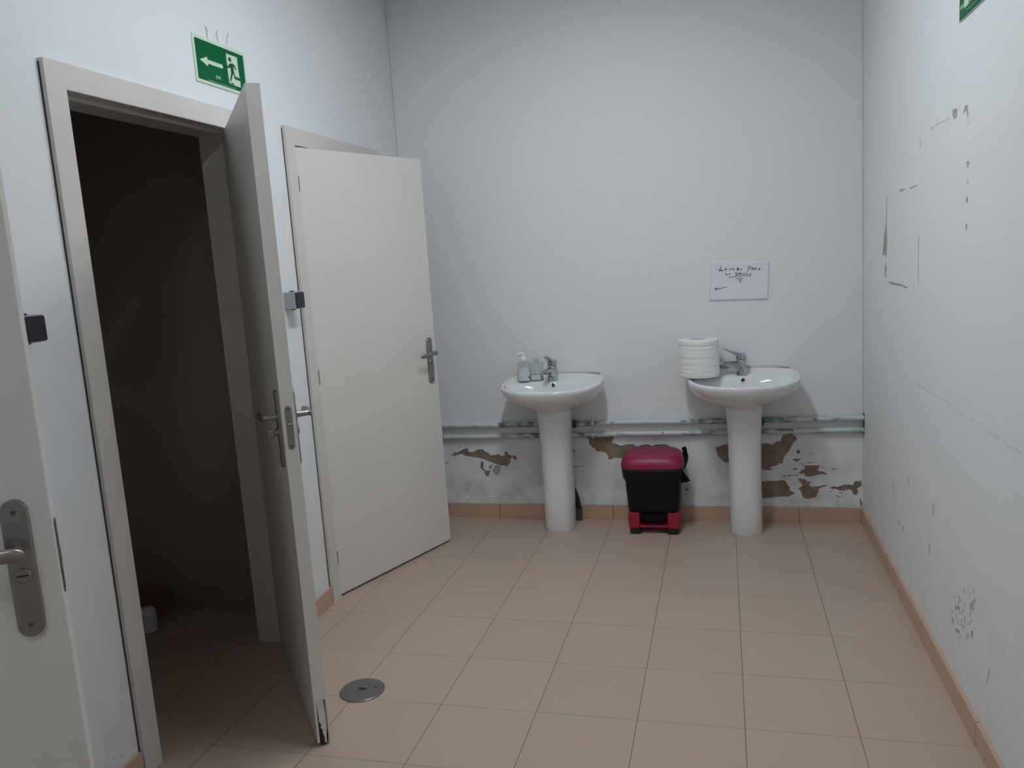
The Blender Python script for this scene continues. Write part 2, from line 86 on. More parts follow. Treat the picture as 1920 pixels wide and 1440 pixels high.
TX, TY, Y1 = 0.33, 0.3305, -0.3267
def floor_mat():
    m = mat('floor_tiles', FLOOR_COL, 0.45); g = G(m); x, y, z = g.xyz()
    lx = g.line(x, TX, 0.0, 0.0024); ly = g.line(y, TY, Y1, 0.0024)
    # the joints along the room are darker than the ones across it
    wn = g.n('ShaderNodeTexWhiteNoise'); wn.noise_dimensions = '2D'
    cv = g.n('ShaderNodeCombineXYZ'); g.l(g.cell(x, TX, 0.0), cv.inputs[0]); g.l(g.cell(y, TY, Y1), cv.inputs[1]); g.l(cv.outputs[0], wn.inputs['Vector'])
    tilev = g.math('MULTIPLY_ADD', wn.outputs['Value'], 0.06, 0.95)
    sp = g.noise(260, 3); spk = g.math('MULTIPLY', g.math('GREATER_THAN', sp, 0.62), 0.42)
    sp2 = g.noise(420, 2); spl = g.math('MULTIPLY', g.math('GREATER_THAN', sp2, 0.62), 0.22)
    big = g.noise(1.7, 3)
    base = g.mix(spk, FLOOR_COL, (FLOOR_COL[0]*.55, FLOOR_COL[1]*.5, FLOOR_COL[2]*.45))
    base = g.mix(spl, base, (min(1, FLOOR_COL[0]*1.35), min(1, FLOOR_COL[1]*1.35), min(1, FLOOR_COL[2]*1.35)))
    base = g.mix(g.math('MULTIPLY', big, 0.18), base, (FLOOR_COL[0]*.85, FLOOR_COL[1]*.8, FLOOR_COL[2]*.72))
    hs = g.n('ShaderNodeHueSaturation'); g.l(base, hs.inputs['Color']); g.l(tilev, hs.inputs['Value'])
    jn = g.noise(5, 3)
    c = g.mix(g.math('MULTIPLY', ly, g.math('MULTIPLY_ADD', jn, 1.5, -0.18)), hs.outputs['Color'], (0.13, 0.085, 0.055))
    c = g.mix(g.math('MULTIPLY', lx, 0.88), c, (0.07, 0.045, 0.03))
    g.l(c, g.b.inputs['Base Color'])
    bp = g.n('ShaderNodeBump'); bp.inputs['Strength'].default_value = 0.25; bp.inputs['Distance'].default_value = 0.001
    h = g.math('SUBTRACT', g.math('MULTIPLY', g.noise(300, 3), 0.35), g.math('MAXIMUM', lx, ly)); g.l(h, bp.inputs['Height']); g.l(bp.outputs['Normal'], g.b.inputs['Normal'])
    return m
def skirt_mat(name, axis, pitch, off):
    m = mat(name, SKIRT_COL, 0.45); g = G(m); c = g.xyz()[axis]
    ln = g.line(c, pitch, off, 0.003)
    spk = g.math('MULTIPLY', g.math('GREATER_THAN', g.noise(260, 3), 0.62), 0.3)
    b = g.mix(spk, SKIRT_COL, tuple(v*.6 for v in SKIRT_COL))
    b = g.mix(g.math('MULTIPLY', g.noise(9, 3), 0.3), b, tuple(v*.8 for v in SKIRT_COL))
    g.l(g.mix(ln, b, (0.05, 0.03, 0.02)), g.b.inputs['Base Color'])
    return m
def tile_wall_mat():
    m = mat('cubicle_tiles', CUB_COL, 0.35); g = G(m); x, y, z = g.xyz()
    lx = g.line(x, 0.30, -0.02, 0.003); ly = g.line(y, 0.30, -1.375, 0.003); lz = g.line(z, 0.395, 0.0, 0.003)
    g.l(g.mix(g.math('MAXIMUM', g.math('MAXIMUM', lx, lz), ly), CUB_COL, tuple(v*.35 for v in CUB_COL)), g.b.inputs['Base Color'])
    return m
def wall_mat(name, col, bump, scale, dirt=0.0, low=0.4):
    m = mat(name, col, 0.62); g = G(m); x, y, z = g.xyz()
    c = g.mix(g.math('MULTIPLY', g.noise(0.9, 4), 0.10), col, tuple(v*.9 for v in col))
    if dirt:   # grime splashed along the foot of the wall
        hgt = g.math('SUBTRACT', 1.0, g.math('DIVIDE', z, low)); hgt = g.math('MAXIMUM', hgt, 0.0)
        sm = g.math('SUBTRACT', g.noise(9, 8), 0.42); sm = g.math('MAXIMUM', g.math('MULTIPLY', sm, 4.0), 0.0); sm = g.math('MINIMUM', sm, 1.0)
        c = g.mix(g.math('MULTIPLY', g.math('MULTIPLY', hgt, sm), dirt), c, (0.30, 0.28, 0.25))
        fl = g.math('GREATER_THAN', g.noise(120, 4), 0.69)
        near = g.math('LESS_THAN', z, 0.14)
        c = g.mix(g.math('MULTIPLY', g.math('MULTIPLY', fl, near), 0.8), c, (0.10, 0.09, 0.08))
    g.l(c, g.b.inputs['Base Color'])
    bp = g.n('ShaderNodeBump'); bp.inputs['Strength'].default_value = bump; bp.inputs['Distance'].default_value = 0.003
    h = g.math('ADD', g.noise(scale, 5), g.math('MULTIPLY', g.noise(scale*.15, 4), 1.5))
    g.l(h, bp.inputs['Height']); g.l(bp.outputs['Normal'], g.b.inputs['Normal'])
    return m
def pipe_mat():
    m = mat('painted_copper', (0.62, 0.66, 0.64), 0.45); g = G(m); x, y, z = g.xyz()
    # white paint with verdigris showing through in worn stretches
    worn = None
    for a, b in ((-1.62, -1.30), (-1.17, -1.02), (-0.60, -0.36), (-0.20, -0.015), (-2.0, -1.98)):
        d = g.math('MULTIPLY', g.math('GREATER_THAN', g.math('ADD', x, g.math('MULTIPLY', g.noise(22, 3), 0.10)), a+0.05), g.math('LESS_THAN', g.math('ADD', x, g.math('MULTIPLY', g.noise(31, 3), 0.10)), b+0.05))
        worn = d if worn is None else g.math('MAXIMUM', worn, d)
    nz = g.n('ShaderNodeMapping'); nz.inputs['Scale'].default_value = (0.5, 1, 1); g.l(g.obj(), nz.inputs[0])
    p = g.noise(38, 6, nz.outputs[0])
    thr = g.math('SUBTRACT', 0.57, g.math('MULTIPLY', worn, 0.15))
    k = g.math('MINIMUM', g.math('MAXIMUM', g.math('MULTIPLY', g.math('SUBTRACT', p, thr), 6.0), 0.0), 1.0)
    teal = g.mix(g.noise(60, 4), (0.05, 0.11, 0.105), (0.20, 0.32, 0.30))
    c = g.mix(k, g.mix(g.noise(14, 4), (0.66, 0.69, 0.67), (0.50, 0.58, 0.555)), teal)
    g.l(c, g.b.inputs['Base Color']); return m
FLOOR_COL = (0.49, 0.372, 0.295)
SKIRT_COL = (0.58, 0.385, 0.275)
CUB_COL = (0.88, 0.74, 0.64)
WALL = (0.78, 0.79, 0.80)
M_floor = floor_mat(); M_skx = skirt_mat('skirting_x', 0, TX, 0.0); M_sky = skirt_mat('skirting_y', 1, 2*TY, Y1-TY)
M_skl = skirt_mat('skirting_left', 1, 2*TY, -1.0)
M_wback = wall_mat('paint_back', WALL, 0.55, 90, 0.55, 0.45); M_wall = wall_mat('paint_side', WALL, 0.22, 60, 0.12, 0.8)
M_plaster = mat('bare_plaster', (0.30, 0.235, 0.175), 0.9, col2=(0.20, 0.155, 0.115), vscale=26, bump=0.5, bscale=160)
M_plight = mat('chipped_plaster', (0.44, 0.40, 0.34), 0.9, var=.2, vscale=30)
M_scuff = mat('scuff_marks', (0.33, 0.32, 0.31), 0.8)
M_ceil = mat('ceiling_paint', (0.80, 0.81, 0.82), 0.8)
M_cub = tile_wall_mat()
M_door = mat('door_laminate', (0.73, 0.695, 0.65), 0.42, var=.03, vscale=3)
M_trim = mat('trim_laminate', (0.70, 0.655, 0.61), 0.42, var=.06, vscale=5)
M_raw = mat('raw_wood_edge', (0.34, 0.25, 0.18), 0.8, var=.4, vscale=30)
M_chip = mat('swollen_chipboard', (0.085, 0.04, 0.022), 0.9, var=.5, vscale=90, bump=.8, bscale=300)
M_nickel = mat('satin_nickel', (0.34, 0.32, 0.30), 0.36, 1.0, var=.08, vscale=40)
M_steel = mat('dull_steel', (0.30, 0.29, 0.27), 0.42, 0.9, var=.15, vscale=60)
M_chrome = mat('chrome', (0.52, 0.54, 0.57), 0.10, 1.0)
M_dark = mat('dark_gap', (0.02, 0.018, 0.016), 0.8)
M_cer = mat('white_ceramic', (0.74, 0.75, 0.75), 0.10, coat=0.4)
M_black = mat('black_plastic', (0.006, 0.006, 0.008), 0.5, spec=.3)
M_pedal = mat('matt_black_pedal', (0.005, 0.005, 0.006), 0.7, spec=.2)
M_bag = mat('black_bin_bag', (0.004, 0.004, 0.005), 0.22, bump=1.0, bscale=45, spec=.35)
M_mag = mat('magenta_plastic', (0.29, 0.018, 0.065), 0.42)
M_red = mat('red_plastic', (0.33, 0.014, 0.035), 0.38)
M_grey = mat('grey_plastic', (0.36, 0.39, 0.40), 0.5)
M_rock = mat('charcoal_rocker', (0.022, 0.024, 0.03), 0.45)
M_rubber = mat('black_rubber', (0.014, 0.014, 0.016), 0.6)
M_dgrey = mat('dark_grey_plastic', (0.075, 0.08, 0.082), 0.6)
M_pipe = pipe_mat()
M_clip = mat('white_clip', (0.66, 0.67, 0.66), 0.5)
M_paperroll = mat('soft_white_tissue', (0.82, 0.82, 0.79), 0.95, bump=.5, bscale=120)
M_card = mat('cardboard', (0.16, 0.13, 0.10), 0.9)
M_note = mat('note_paper', (0.79, 0.80, 0.84), 0.8, var=.04, vscale=12)
M_ink = mat('blue_black_ink', (0.05, 0.06, 0.12), 0.7)
M_glow = mat('luminous_pale_green', (0.62, 0.74, 0.58), 0.5)
M_green = mat('sign_green', (0.0, 0.115, 0.038), 0.45, spec=.2)
M_figure = mat('figure_green', (0.01, 0.075, 0.035), 0.4)
M_bottle = mat('clear_plastic', (0.86, 0.90, 0.90), 0.08, trans=0.92, ior=1.2)
M_label = mat('pale_label', (0.62, 0.66, 0.68), 0.5, var=.08, vscale=40)
M_white = mat('white_plastic', (0.80, 0.80, 0.79), 0.35)
M_soap = mat('liquid_soap', (0.62, 0.66, 0.66), 0.2, trans=0.4)
M_drain = mat('grey_steel_cover', (0.185, 0.18, 0.17), 0.38, 0.55, var=.12, vscale=60)
M_rust = mat('rusty_screw', (0.06, 0.022, 0.018), 0.8)
M_gapshade = mat('shaded_gap', (0.045, 0.04, 0.038), 0.9)
M_crack = mat('crack_shadow', (0.22, 0.22, 0.22), 0.9)
M_wire = mat('grey_cable_tie', (0.50, 0.51, 0.52), 0.6)

# ---------------------------------------------------------------- mesh helpers
def obj(name, bm, m, parent=None, smooth=False, auto=None, **props):
    me = bpy.data.meshes.new(name); bm.normal_update(); bm.to_mesh(me); bm.free()
    for mm in (m if isinstance(m, (list, tuple)) else [m]): me.materials.append(mm)
    o = bpy.data.objects.new(name, me); COL.objects.link(o)
    if parent: o.parent = parent
    if smooth:
        for p in me.polygons: p.use_smooth = True
        if auto:
            me.set_sharp_from_angle(angle=math.radians(auto))
    for k, v in props.items(): o[k] = v
    return o
def empty(name, loc=(0, 0, 0), rz=0.0, **props):
    o = bpy.data.objects.new(name, None); COL.objects.link(o); o.location = loc; o.rotation_euler = (0, 0, rz); o.empty_display_size = 0.05
    for k, v in props.items(): o[k] = v
    return o
def thing(name, label, cat, loc=(0, 0, 0), rz=0.0, group=None, kind=None):
    o = empty(name, loc, rz, label=label, category=cat)
    if group: o['group'] = group
    if kind: o['kind'] = kind
    return o
def box(bm, a, b, bevel=0.0, mi=0, seg=2):
    x0, y0, z0 = [min(p, q) for p, q in zip(a, b)]; x1, y1, z1 = [max(p, q) for p, q in zip(a, b)]
    r = bmesh.ops.create_cube(bm, size=1.0); vs = r['verts']
    for v in vs: v.co = Vector(((x0+x1)/2+v.co.x*(x1-x0), (y0+y1)/2+v.co.y*(y1-y0), (z0+z1)/2+v.co.z*(z1-z0)))
    fs = set(f for v in vs for f in v.link_faces)
    for f in fs: f.material_index = mi
    if bevel:
        bmesh.ops.bevel(bm, geom=list(set(e for v in vs for e in v.link_edges)), offset=bevel, segments=seg, affect='EDGES', profile=0.5)
    return bm
def loft(bm, rings, cap0=True, cap1=True, closed=True, mi=0):
    vv = [[bm.verts.new(p) for p in r] for r in rings]; n = len(vv[0])
    for a, b in zip(vv, vv[1:]):
        for i in range(n if closed else n-1):
            j = (i+1) % n
            f = bm.faces.new((a[i], a[j], b[j], b[i])); f.material_index = mi
    if cap0: bm.faces.new(list(reversed(vv[0]))).material_index = mi
    if cap1: bm.faces.new(vv[-1]).material_index = mi
    return vv
def lathe(bm, prof, c=(0, 0), n=40, cap0=True, cap1=True, mi=0, ax='z', o=(0, 0, 0)):
    rings = []
    for r, h in prof:
        ring = []
        for i in range(n):
            t = 2*math.pi*i/n; a, b = r*math.cos(t), r*math.sin(t)
            p = {'z': (a, b, h), 'y': (b, h, a), 'x': (h, a, b)}[ax]
            ring.append(Vector(p)+Vector(o)+Vector((c[0], c[1], 0)))
        rings.append(ring)
    return loft(bm, rings, cap0, cap1, mi=mi)
def tube(bm, pts, rad, n=14, caps=True, flat=1.0, mi=0):
    pts = [Vector(p) for p in pts]; rads = rad if isinstance(rad, (list, tuple)) else [rad]*len(pts)
    rings = []; ref = None
    for i, p in enumerate(pts):
        t = (pts[min(i+1, len(pts)-1)]-pts[max(i-1, 0)]).normalized()
        if ref is None: ref = Vector((0, 0, 1)) if abs(t.z) < .9 else Vector((0, 1, 0))
        a = (ref - t*ref.dot(t)).normalized(); ref = a; b = t.cross(a)
        rings.append([p+(a*math.cos(2*math.pi*k/n)*flat+b*math.sin(2*math.pi*k/n))*rads[i] for k in range(n)])
    return loft(bm, rings, caps, caps, mi=mi)
def prism(bm, pts, fn, t, mi=0):
    """polygon pts (u,v) -> 3D by fn(u,v,w), thickness w 0..t, triangulated so concave shapes stay right"""
    c = [Vector((p[0], p[1])) for p in pts]; n = len(c)
    vs, es, fs, _, _, _ = delaunay_2d_cdt(c, [], [list(range(n))], 1, 1e-7)
    f0 = [bm.verts.new(fn(v.x, v.y, t)) for v in vs]
    for f in fs:
        try: bm.faces.new([f0[i] for i in f]).material_index = mi
        except ValueError: pass
    if t:
        top = [bm.verts.new(fn(p.x, p.y, t)) for p in c]; lo = [bm.verts.new(fn(p.x, p.y, 0)) for p in c]
        for i in range(n):
            j = (i+1) % n; bm.faces.new((top[i], top[j], lo[j], lo[i])).material_index = mi
def fractal(poly, amp=0.0042, step=0.004, seed=0):
    """roughen an outline the way paint flakes off"""
    out = []; n = len(poly)
    for i in range(n):
        a, b = Vector(poly[i]), Vector(poly[(i+1) % n]); d = b-a; L = d.length
        if L < 1e-6: continue
        k = max(1, int(L/step)); nn = Vector((-d.y, d.x))/L
        for j in range(k):
            p = a+d*(j/k); q = noise.noise(Vector((p.x*90, p.y*90, seed)))+.7*noise.noise(Vector((p.x*260, p.y*260, seed+7)))
            out.append(p+nn*q*amp*(0.3 if j == 0 else 1.0))
    return out
def flaked_wall(name, u0, u1, v0, v1, patches, fn, depth, mats, props, rough=True, light=()):
    """a painted wall face with real hollows where the paint layer has come off"""
    coords = [Vector((u0, v0)), Vector((u1, v0)), Vector((u1, v1)), Vector((u0, v1))]; edges = [(0, 1), (1, 2), (2, 3), (3, 0)]
    polys = []
    for k, p in enumerate(patches):
        q = fractal(p, seed=k) if rough else [Vector(a) for a in p]
        q = [Vector((min(max(a.x, u0+.001), u1-.001), min(max(a.y, v0+.001), v1-.001))) for a in q]
        s = len(coords); coords += q; edges += [(s+i, s+(i+1) % len(q)) for i in range(len(q))]; polys.append(q)
    vs, es, fs, ov, oe, of = delaunay_2d_cdt(coords, edges, [], 1, 1e-6)
    bbs = [(min(a.x for a in q), max(a.x for a in q), min(a.y for a in q), max(a.y for a in q)) for q in polys]
    def inside(p):
        for k, q in enumerate(polys):
            b = bbs[k]
            if p.x < b[0] or p.x > b[1] or p.y < b[2] or p.y > b[3]: continue
            c = False; n = len(q); j = n-1
            for i in range(n):
                if (q[i].y > p.y) != (q[j].y > p.y) and p.x < (q[j].x-q[i].x)*(p.y-q[i].y)/(q[j].y-q[i].y)+q[i].x: c = not c
                j = i
            if c: return k+1
        return 0
    bm = bmesh.new(); F = {}; R = {}
    def fv(i):
        if i not in F: F[i] = bm.verts.new(fn(vs[i].x, vs[i].y, 0))
        return F[i]
    def rv(i):
        if i not in R: R[i] = bm.verts.new(fn(vs[i].x, vs[i].y, depth))
        return R[i]
    em = {}
    for f in fs:
        c = sum((vs[i] for i in f), Vector((0, 0)))/len(f); k = inside(c)
        face = bm.faces.new([(rv if k else fv)(i) for i in f]); face.material_index = 0 if not k else (2 if (k-1) in light else 1)
        for a, b in zip(f, list(f[1:])+[f[0]]): em.setdefault((min(a, b), max(a, b)), []).append(k)
    for (a, b), ks in em.items():
        if len(ks) == 2 and bool(ks[0]) != bool(ks[1]):
            bm.faces.new((fv(a), fv(b), rv(b), rv(a))).material_index = 0
    bmesh.ops.recalc_face_normals(bm, faces=bm.faces)
    return obj(name, bm, mats, **props)
def struct(name, bm, m, **kw): return obj(name, bm, m, kind='structure', **kw)

# ---------------------------------------------------------------- room shell
XL, XR, YB, YN, H = -2.105, 0.318, 0.012, -6.2, 3.02
bm = bmesh.new(); box(bm, (XL-1.9, YN-.1, -.1), (XR+.1, YB+.1, 0)); struct('floor', bm, M_floor, label='beige speckled square floor tiles with thin dark joints', category='floor')
bm = bmesh.new(); box(bm, (XL-.12, YN-.1, H), (XR+.1, YB+.1, H+.1)); struct('ceiling', bm, M_ceil, label='white painted ceiling above the washroom', category='ceiling')
bm = bmesh.new(); box(bm, (XL-.12, YN-.1, 0), (XR+.1, YN, H)); struct('wall_near', bm, M_wall, label='white wall behind the viewer', category='wall')
wb = flaked_wall('wall_back', XL-.12, XR+.1, 0.0, H, DATA['back'], lambda u, v, d: (u, YB+d, v), 0.0045, [M_wback, M_plaster, M_plight],
    dict(kind='structure', label='grey-white end wall with paint flaked off below the pipes', category='wall'), light=(2, 3))
me = wb.data
wr = flaked_wall('wall_right', YN, YB+.05, 0.0, H, DATA['right'], lambda u, v, d: (XR+d, u, v), 0.0015, [M_wall, M_plight, M_plight],
    dict(kind='structure', label='right-hand white wall with scraped rectangles and chips', category='wall'), rough=False)
bm = bmesh.new(); bm.from_mesh(wr.data)
for p in DATA['scuff']: prism(bm, p, lambda u, v, w: (XR-.0004, u, v), 0, mi=2)
bm.to_mesh(wr.data); bm.free(); wr.data.materials[2] = M_scuff
# body of the two walls behind their painted faces
XO = XL-0.12   # cubicle side of the partition wall
HO = 2.014     # head height of the doorways
OPEN = [(-3.782, -2.977), (-2.415, -1.612), (-1.175, -0.357)]
bm = bmesh.new(); edges_y = [YN]+[v for o in OPEN for v in o]+[YB]
for i in range(0, len(edges_y), 2): box(bm, (XO, edges_y[i], 0), (XL, edges_y[i+1], H))
for a, b in OPEN: box(bm, (XO, a, HO+.0), (XL, b, H))
struct('wall_left', bm, M_wall, label='left white wall with three doorways', category='wall')
def cubicle_wall(n, a, b):
    bm = bmesh.new(); box(bm, a, b); return struct(n, bm, M_cub, label=n.replace('_', ' ')+', tiled cubicle wall in the dark', category='wall')
cubicle_wall('wall_cubicle_far', (XO-1.2, -1.375, 0), (XO-.0005, -1.275, H))
cubicle_wall('wall_cubicle_near', (XO-1.2, -2.75, 0), (XO-.0005, -2.65, H))
cubicle_wall('wall_cubicle_outer', (XO-1.2, YN, 0), (XO-1.1, YB, H))
cubicle_wall('wall_cubicle_end', (XO-1.2, YB, 0), (XO-.0005, YB+.1, H))
cubicle_wall('wall_cubicle_start', (XO-1.2, -4.1, 0), (XO-.0005, -4.0, H))
bm = bmesh.new(); box(bm, (XO-1.2, YN, 2.5), (XO-.0005, YB+.1, 2.6)); struct('ceiling_cubicles', bm, M_ceil, label='ceiling over the unlit cubicles', category='ceiling')
# raised shower step and white container inside the dark cubicle
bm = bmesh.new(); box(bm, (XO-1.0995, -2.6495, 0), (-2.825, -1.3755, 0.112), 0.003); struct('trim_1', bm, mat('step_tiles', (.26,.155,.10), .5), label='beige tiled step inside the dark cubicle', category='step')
bm = bmesh.new(); lathe(bm, [(.026, 0), (.032, .003), (.034, .015), (.036, .075), (.032, .098), (.022, .108)], (-2.783, -1.60), 32)
obj('container', bm, M_cer, smooth=True, auto=50, label='white rounded container standing on the dark cubicle floor', category='container')

# skirting
SK_H, SK_T = 0.078, 0.012
def skirt(name, a, b, m, label):
    bm = bmesh.new(); box(bm, a, b, 0.0015, seg=1); struct(name, bm, m, label=label, category='skirting')
skirt('baseboard_back', (XL+.012, 0, 0), (XR-.0125, YB, SK_H), M_skx, 'beige tile skirting along the end wall behind the basins')
skirt('baseboard_right', (XR-.012, YN, 0), (XR, 0.0, SK_H), M_sky, 'beige tile skirting along the right wall')
skirt('baseboard_left', (XL, -1.541, 0), (XL+.012, -1.246, SK_H), M_skl, 'short beige skirting between the two open doors')
skirt('baseboard_left.001', (XL, -2.906, 0), (XL+.012, -2.486, SK_H), M_skl, 'short beige skirting by the nearest door')
skirt('baseboard_left.002', (XL, -0.286, 0), (XL+.012, 0.0, SK_H), M_skl, 'short beige skirting in the far left corner')
skirt('baseboard_left.003', (XL, YN, 0), (XL+.012, -3.853, SK_H), M_skl, 'beige skirting behind the nearest door')
# whitish paint bead on top of the skirting
M_bead = mat('old_paint_bead', (0.60, 0.56, 0.50), 0.7, var=.2, vscale=40)
bm = bmesh.new()
prev = None
N = 240
for i in range(N+1):
    x = XL+.02+(XR-XL-.035)*i/N; zz = SK_H+.0035+.0030*noise.noise(Vector((x*22, 3, 0))); y = YB-.0115-.002*noise.noise(Vector((x*17, 9, 0)))
    ring = [bm.verts.new(p) for p in ((x, YB, zz+.003), (x, y, zz+.001), (x, y, zz-.003), (x, YB, zz-.003))]
    if prev:
        for k in range(4): bm.faces.new((prev[k], prev[(k+1) % 4], ring[(k+1) % 4], ring[k]))
    prev = ring
bmesh.ops.recalc_face_normals(bm, faces=bm.faces)
struct('trim_2', bm, M_bead, label='uneven off-white paint bead on top of the end wall skirting', category='paint bead')

# ---------------------------------------------------------------- doors
def door(name, label, pivot, d, nrm, W, opening, zc, hinge_side, chipped=False, trim_front=-2.088, levers=(1, -1)):
    root = thing(name, label, 'door', (pivot[0], pivot[1], 0), kind='structure')
    d, nrm = Vector((*d, 0)).normalized(), Vector((*nrm, 0)).normalized()
    T = Matrix((d, nrm, Vector((0, 0, 1)))).transposed()
    def put(n, bm, m, parent, **kw):
        for v in bm.verts: v.co = T @ v.co
        bmesh.ops.recalc_face_normals(bm, faces=bm.faces); return obj(n, bm, m, parent, **kw)
    # frame, in world directions relative to the pivot
    px, py = pivot; a, b = opening[0]-py, opening[1]-py; x0 = trim_front-px
    fr = bmesh.new(); t = .07; xw = XL-px
    prism(fr, [(a-t, 0), (a, 0), (a, HO), (b, HO), (b, 0), (b+t, 0), (b+t, HO+t), (a-t, HO+t)], lambda u, v, w: Vector((xw+w, u, v)), x0-xw)
    bmesh.ops.recalc_face_normals(fr, faces=fr.faces)
    f = obj('door_frame', fr, M_trim, root)
    eg = bmesh.new(); box(eg, (xw-.001, a-t-.0022, 0.079), (xw+.0035, a-t+.001, HO+t-.01)); obj('gap_shade', eg, M_gapshade, root, label='dark strip painted as the shade in the gap between frame and wall')  # thin dark strip paints in the shade of the gap beside the frame
    jb = bmesh.new(); xi = XO-px-.012; s = .013; xs = pivot[0]-.046-px
    box(jb, (xi, a, 0), (xs, a+s, HO)); box(jb, (xi, b-s, 0), (xs, b, HO)); box(jb, (xi, a+s, HO-s), (xs, b-s, HO)); 
    box(jb, (xs, a, 0), (x0-.001, a+.0015, HO)); box(jb, (xs, b-.0015, 0), (x0-.001, b, HO)); box(jb, (xs, a+.0015, HO-.0015), (x0-.001, b-.0015, HO))
    obj('door_jamb', jb, M_trim, root)
    # leaf
    z0, z1 = .010, 2.004; TH = .040
    bm = bmesh.new()
    if not chipped: box(bm, (.002, -TH, z0), (W, 0, z1), .0012, seg=1)
    else:
        box(bm, (.002, -TH, z0), (W-.010, 0, .155)); box(bm, (.002, -TH, .155), (W, 0, z1))
        box(bm, (W-.010, -TH, z0+.004), (W, -TH+.007, .155)); box(bm, (W-.010, -.005, z0+.012), (W-.001, 0, .155))
    leaf = put('door_leaf', bm, M_door, root)
    if chipped:
        bm = bmesh.new()
        out = [(-.034, .155), (-.007, .155), (-.007, .06), (-.004, .045), (-.006, .016), (-.012, .006), (-.02, .002), (-.030, .004), (-.033, .02)]
        prism(bm, out, lambda u, v, w: Vector((W-.010+w, u, v)), .006)
        put('swollen_core', bm, M_chip, leaf, label='dark brown swollen chipboard at the broken foot of the door')
        bm = bmesh.new()
        out = [(-.0325, .152), (-.026, .156), (-.010, .155), (-.0075, .10), (-.0085, .05), (-.011, .035), (-.0125, .012), (-.0150, .010), (-.018, .014), (-.0175, .03), (-.022, .045), (-.021, .055), (-.0265, .062), (-.024, .075), (-.030, .083), (-.0285, .092)]
        def bend(u, v, w): k = max(0, (.13-v)/.13); return Vector((W-.0035+w+.0035*k*k, u, v))
        prism(bm, out, bend, .0012)
        put('loose_edge_strip', bm, M_door, leaf, label='peeling white edge strip with a ragged end')
    # lock faceplate in the leading edge
    def stadium(cu, cz, w, h, n=10):
        r = w/2; P = []
        for i in range(n+1): t = math.pi*i/n; P.append((cu+r*math.cos(t), cz+h/2-r+r*math.sin(t)))
        for i in range(n+1): t = math.pi+math.pi*i/n; P.append((cu+r*math.cos(t), cz-h/2+r+r*math.sin(t)))
        return P
    zl = 1.024
    bm = bmesh.new(); prism(bm, stadium(-.020, zl, .020, .132), lambda u, v, w: Vector((W-.001+w, u, v)), .002)
    fp = put('lock_faceplate', bm, M_nickel, leaf)
    bm = bmesh.new(); box(bm, (W, -.026, zl-.013), (W+.0025, -.013, zl+.012), .001, seg=1); put('latch_bolt', bm, M_steel, leaf)
    bm = bmesh.new()
    for zz, r in ((.056, .0042), (-.056, .0042), (.034, .0012), (.019, .0018), (-.028, .0018)): lathe(bm, [(r, W+.0005), (r*.8, W+.0014)], n=14, ax='x', o=(0, -.020, zl+zz))
    put('faceplate_screws', bm, M_dgrey, leaf)
    # hinges
    for zh in (.189, 1.020, 1.852):
        bm = bmesh.new(); box(bm, (-.0035, -.004, zh-.034), (.0045, .0030, zh+.034), .001, seg=1)
        tube(bm, [(.001, .003, zh-.030), (.001, .003, zh+.030)], .0028, 10)
        put('hinge', bm, M_rock, leaf)
    # handle furniture, outside (+1) and inside (-1)
    for s in levers:
        base = 0 if s > 0 else -TH
        P = lambda u, n_, z: Vector((u, base+s*n_, z))
        uc = W-.052
        bm = bmesh.new(); out = stadium(uc, zc, .040, .236); inn = stadium(uc, zc, .037, .233)
        r0 = [P(u, 0, z) for u, z in out]; r1 = [P(u, .0065, z) for u, z in out]; r2 = [P(u, .0085, z) for u, z in inn]
        loft(bm, [r0, r1, r2]); pl = put('handle_plate', bm, M_nickel, leaf, smooth=True, auto=30)
        zv = zc+.037
        bm = bmesh.new(); tube(bm, [P(uc, .007, zv), P(uc, .012, zv), P(uc, .0121, zv), P(uc, .040, zv)], [.013, .013, .0095, .0085], 18)
        path = [(0.014, .048, .000), (0.006, .050, .0005), (-.004, .0505, .001), (-.02, .052, .0015), (-.04, .055, .001), (-.06, .0565, -.001), (-.08, .055, -.003), (-.10, .051, -.004), (-.113, .047, -.004), (-.118, .045, -.004)]
        rr = [.003, .0078, .0095, .0095, .009, .0088, .0088, .009, .0075, .003]
        rings = []
        for (u, n_, z), r in zip(path, rr):
            rings.append([P(uc+u, n_+r*.66*math.cos(2*math.pi*k/14), zv+z+r*1.22*math.sin(2*math.pi*k/14)) for k in range(14)])
        loft(bm, rings)
        tube(bm, [P(uc, .036, zv), P(uc-.002, .0475, zv+.0008)], [.0088, .0088], 16)
        put('lever_handle', bm, M_nickel, leaf, smooth=True, auto=50)
        zk = zc-.010
        bm = bmesh.new()
        if s > 0:
            lathe(bm, [(.0125, .008), (.0125, .011), (.011, .013)], n=24, ax='y'); 
            for v in bm.verts: v.co = P(uc+v.co.x, v.co.y, zk+v.co.z)
            put('release_disc', bm, M_nickel, leaf, smooth=True, auto=35)
            bm = bmesh.new(); box(bm, (-.0085, .0128, -.0012), (.0085, .0136, .0012))
            for v in bm.verts: v.co = P(uc+v.co.x, v.co.y, zk+v.co.z)
            put('coin_slot', bm, M_dark, leaf)
        else:
            lathe(bm, [(.012, .008), (.012, .013), (.008, .0135), (.008, .020)], n=24, ax='y', cap1=False)
            box(bm, (-.0045, .018, -.0105), (.0045, .040, .0105), .002)
            for v in bm.verts: v.co = P(uc+v.co.x, v.co.y, zk+v.co.z)
            put('thumb_turn', bm, M_nickel, leaf, smooth=True, auto=35)
        bm = bmesh.new()
        for zz in (.097, -.097):
            s0 = len(bm.verts); vv = lathe(bm, [(.0042, .0085), (.0036, .0092)], n=16, ax='y')
            for ring in vv:
                for v in ring: v.co = P(uc+v.co.x, v.co.y, zc+zz+v.co.z)
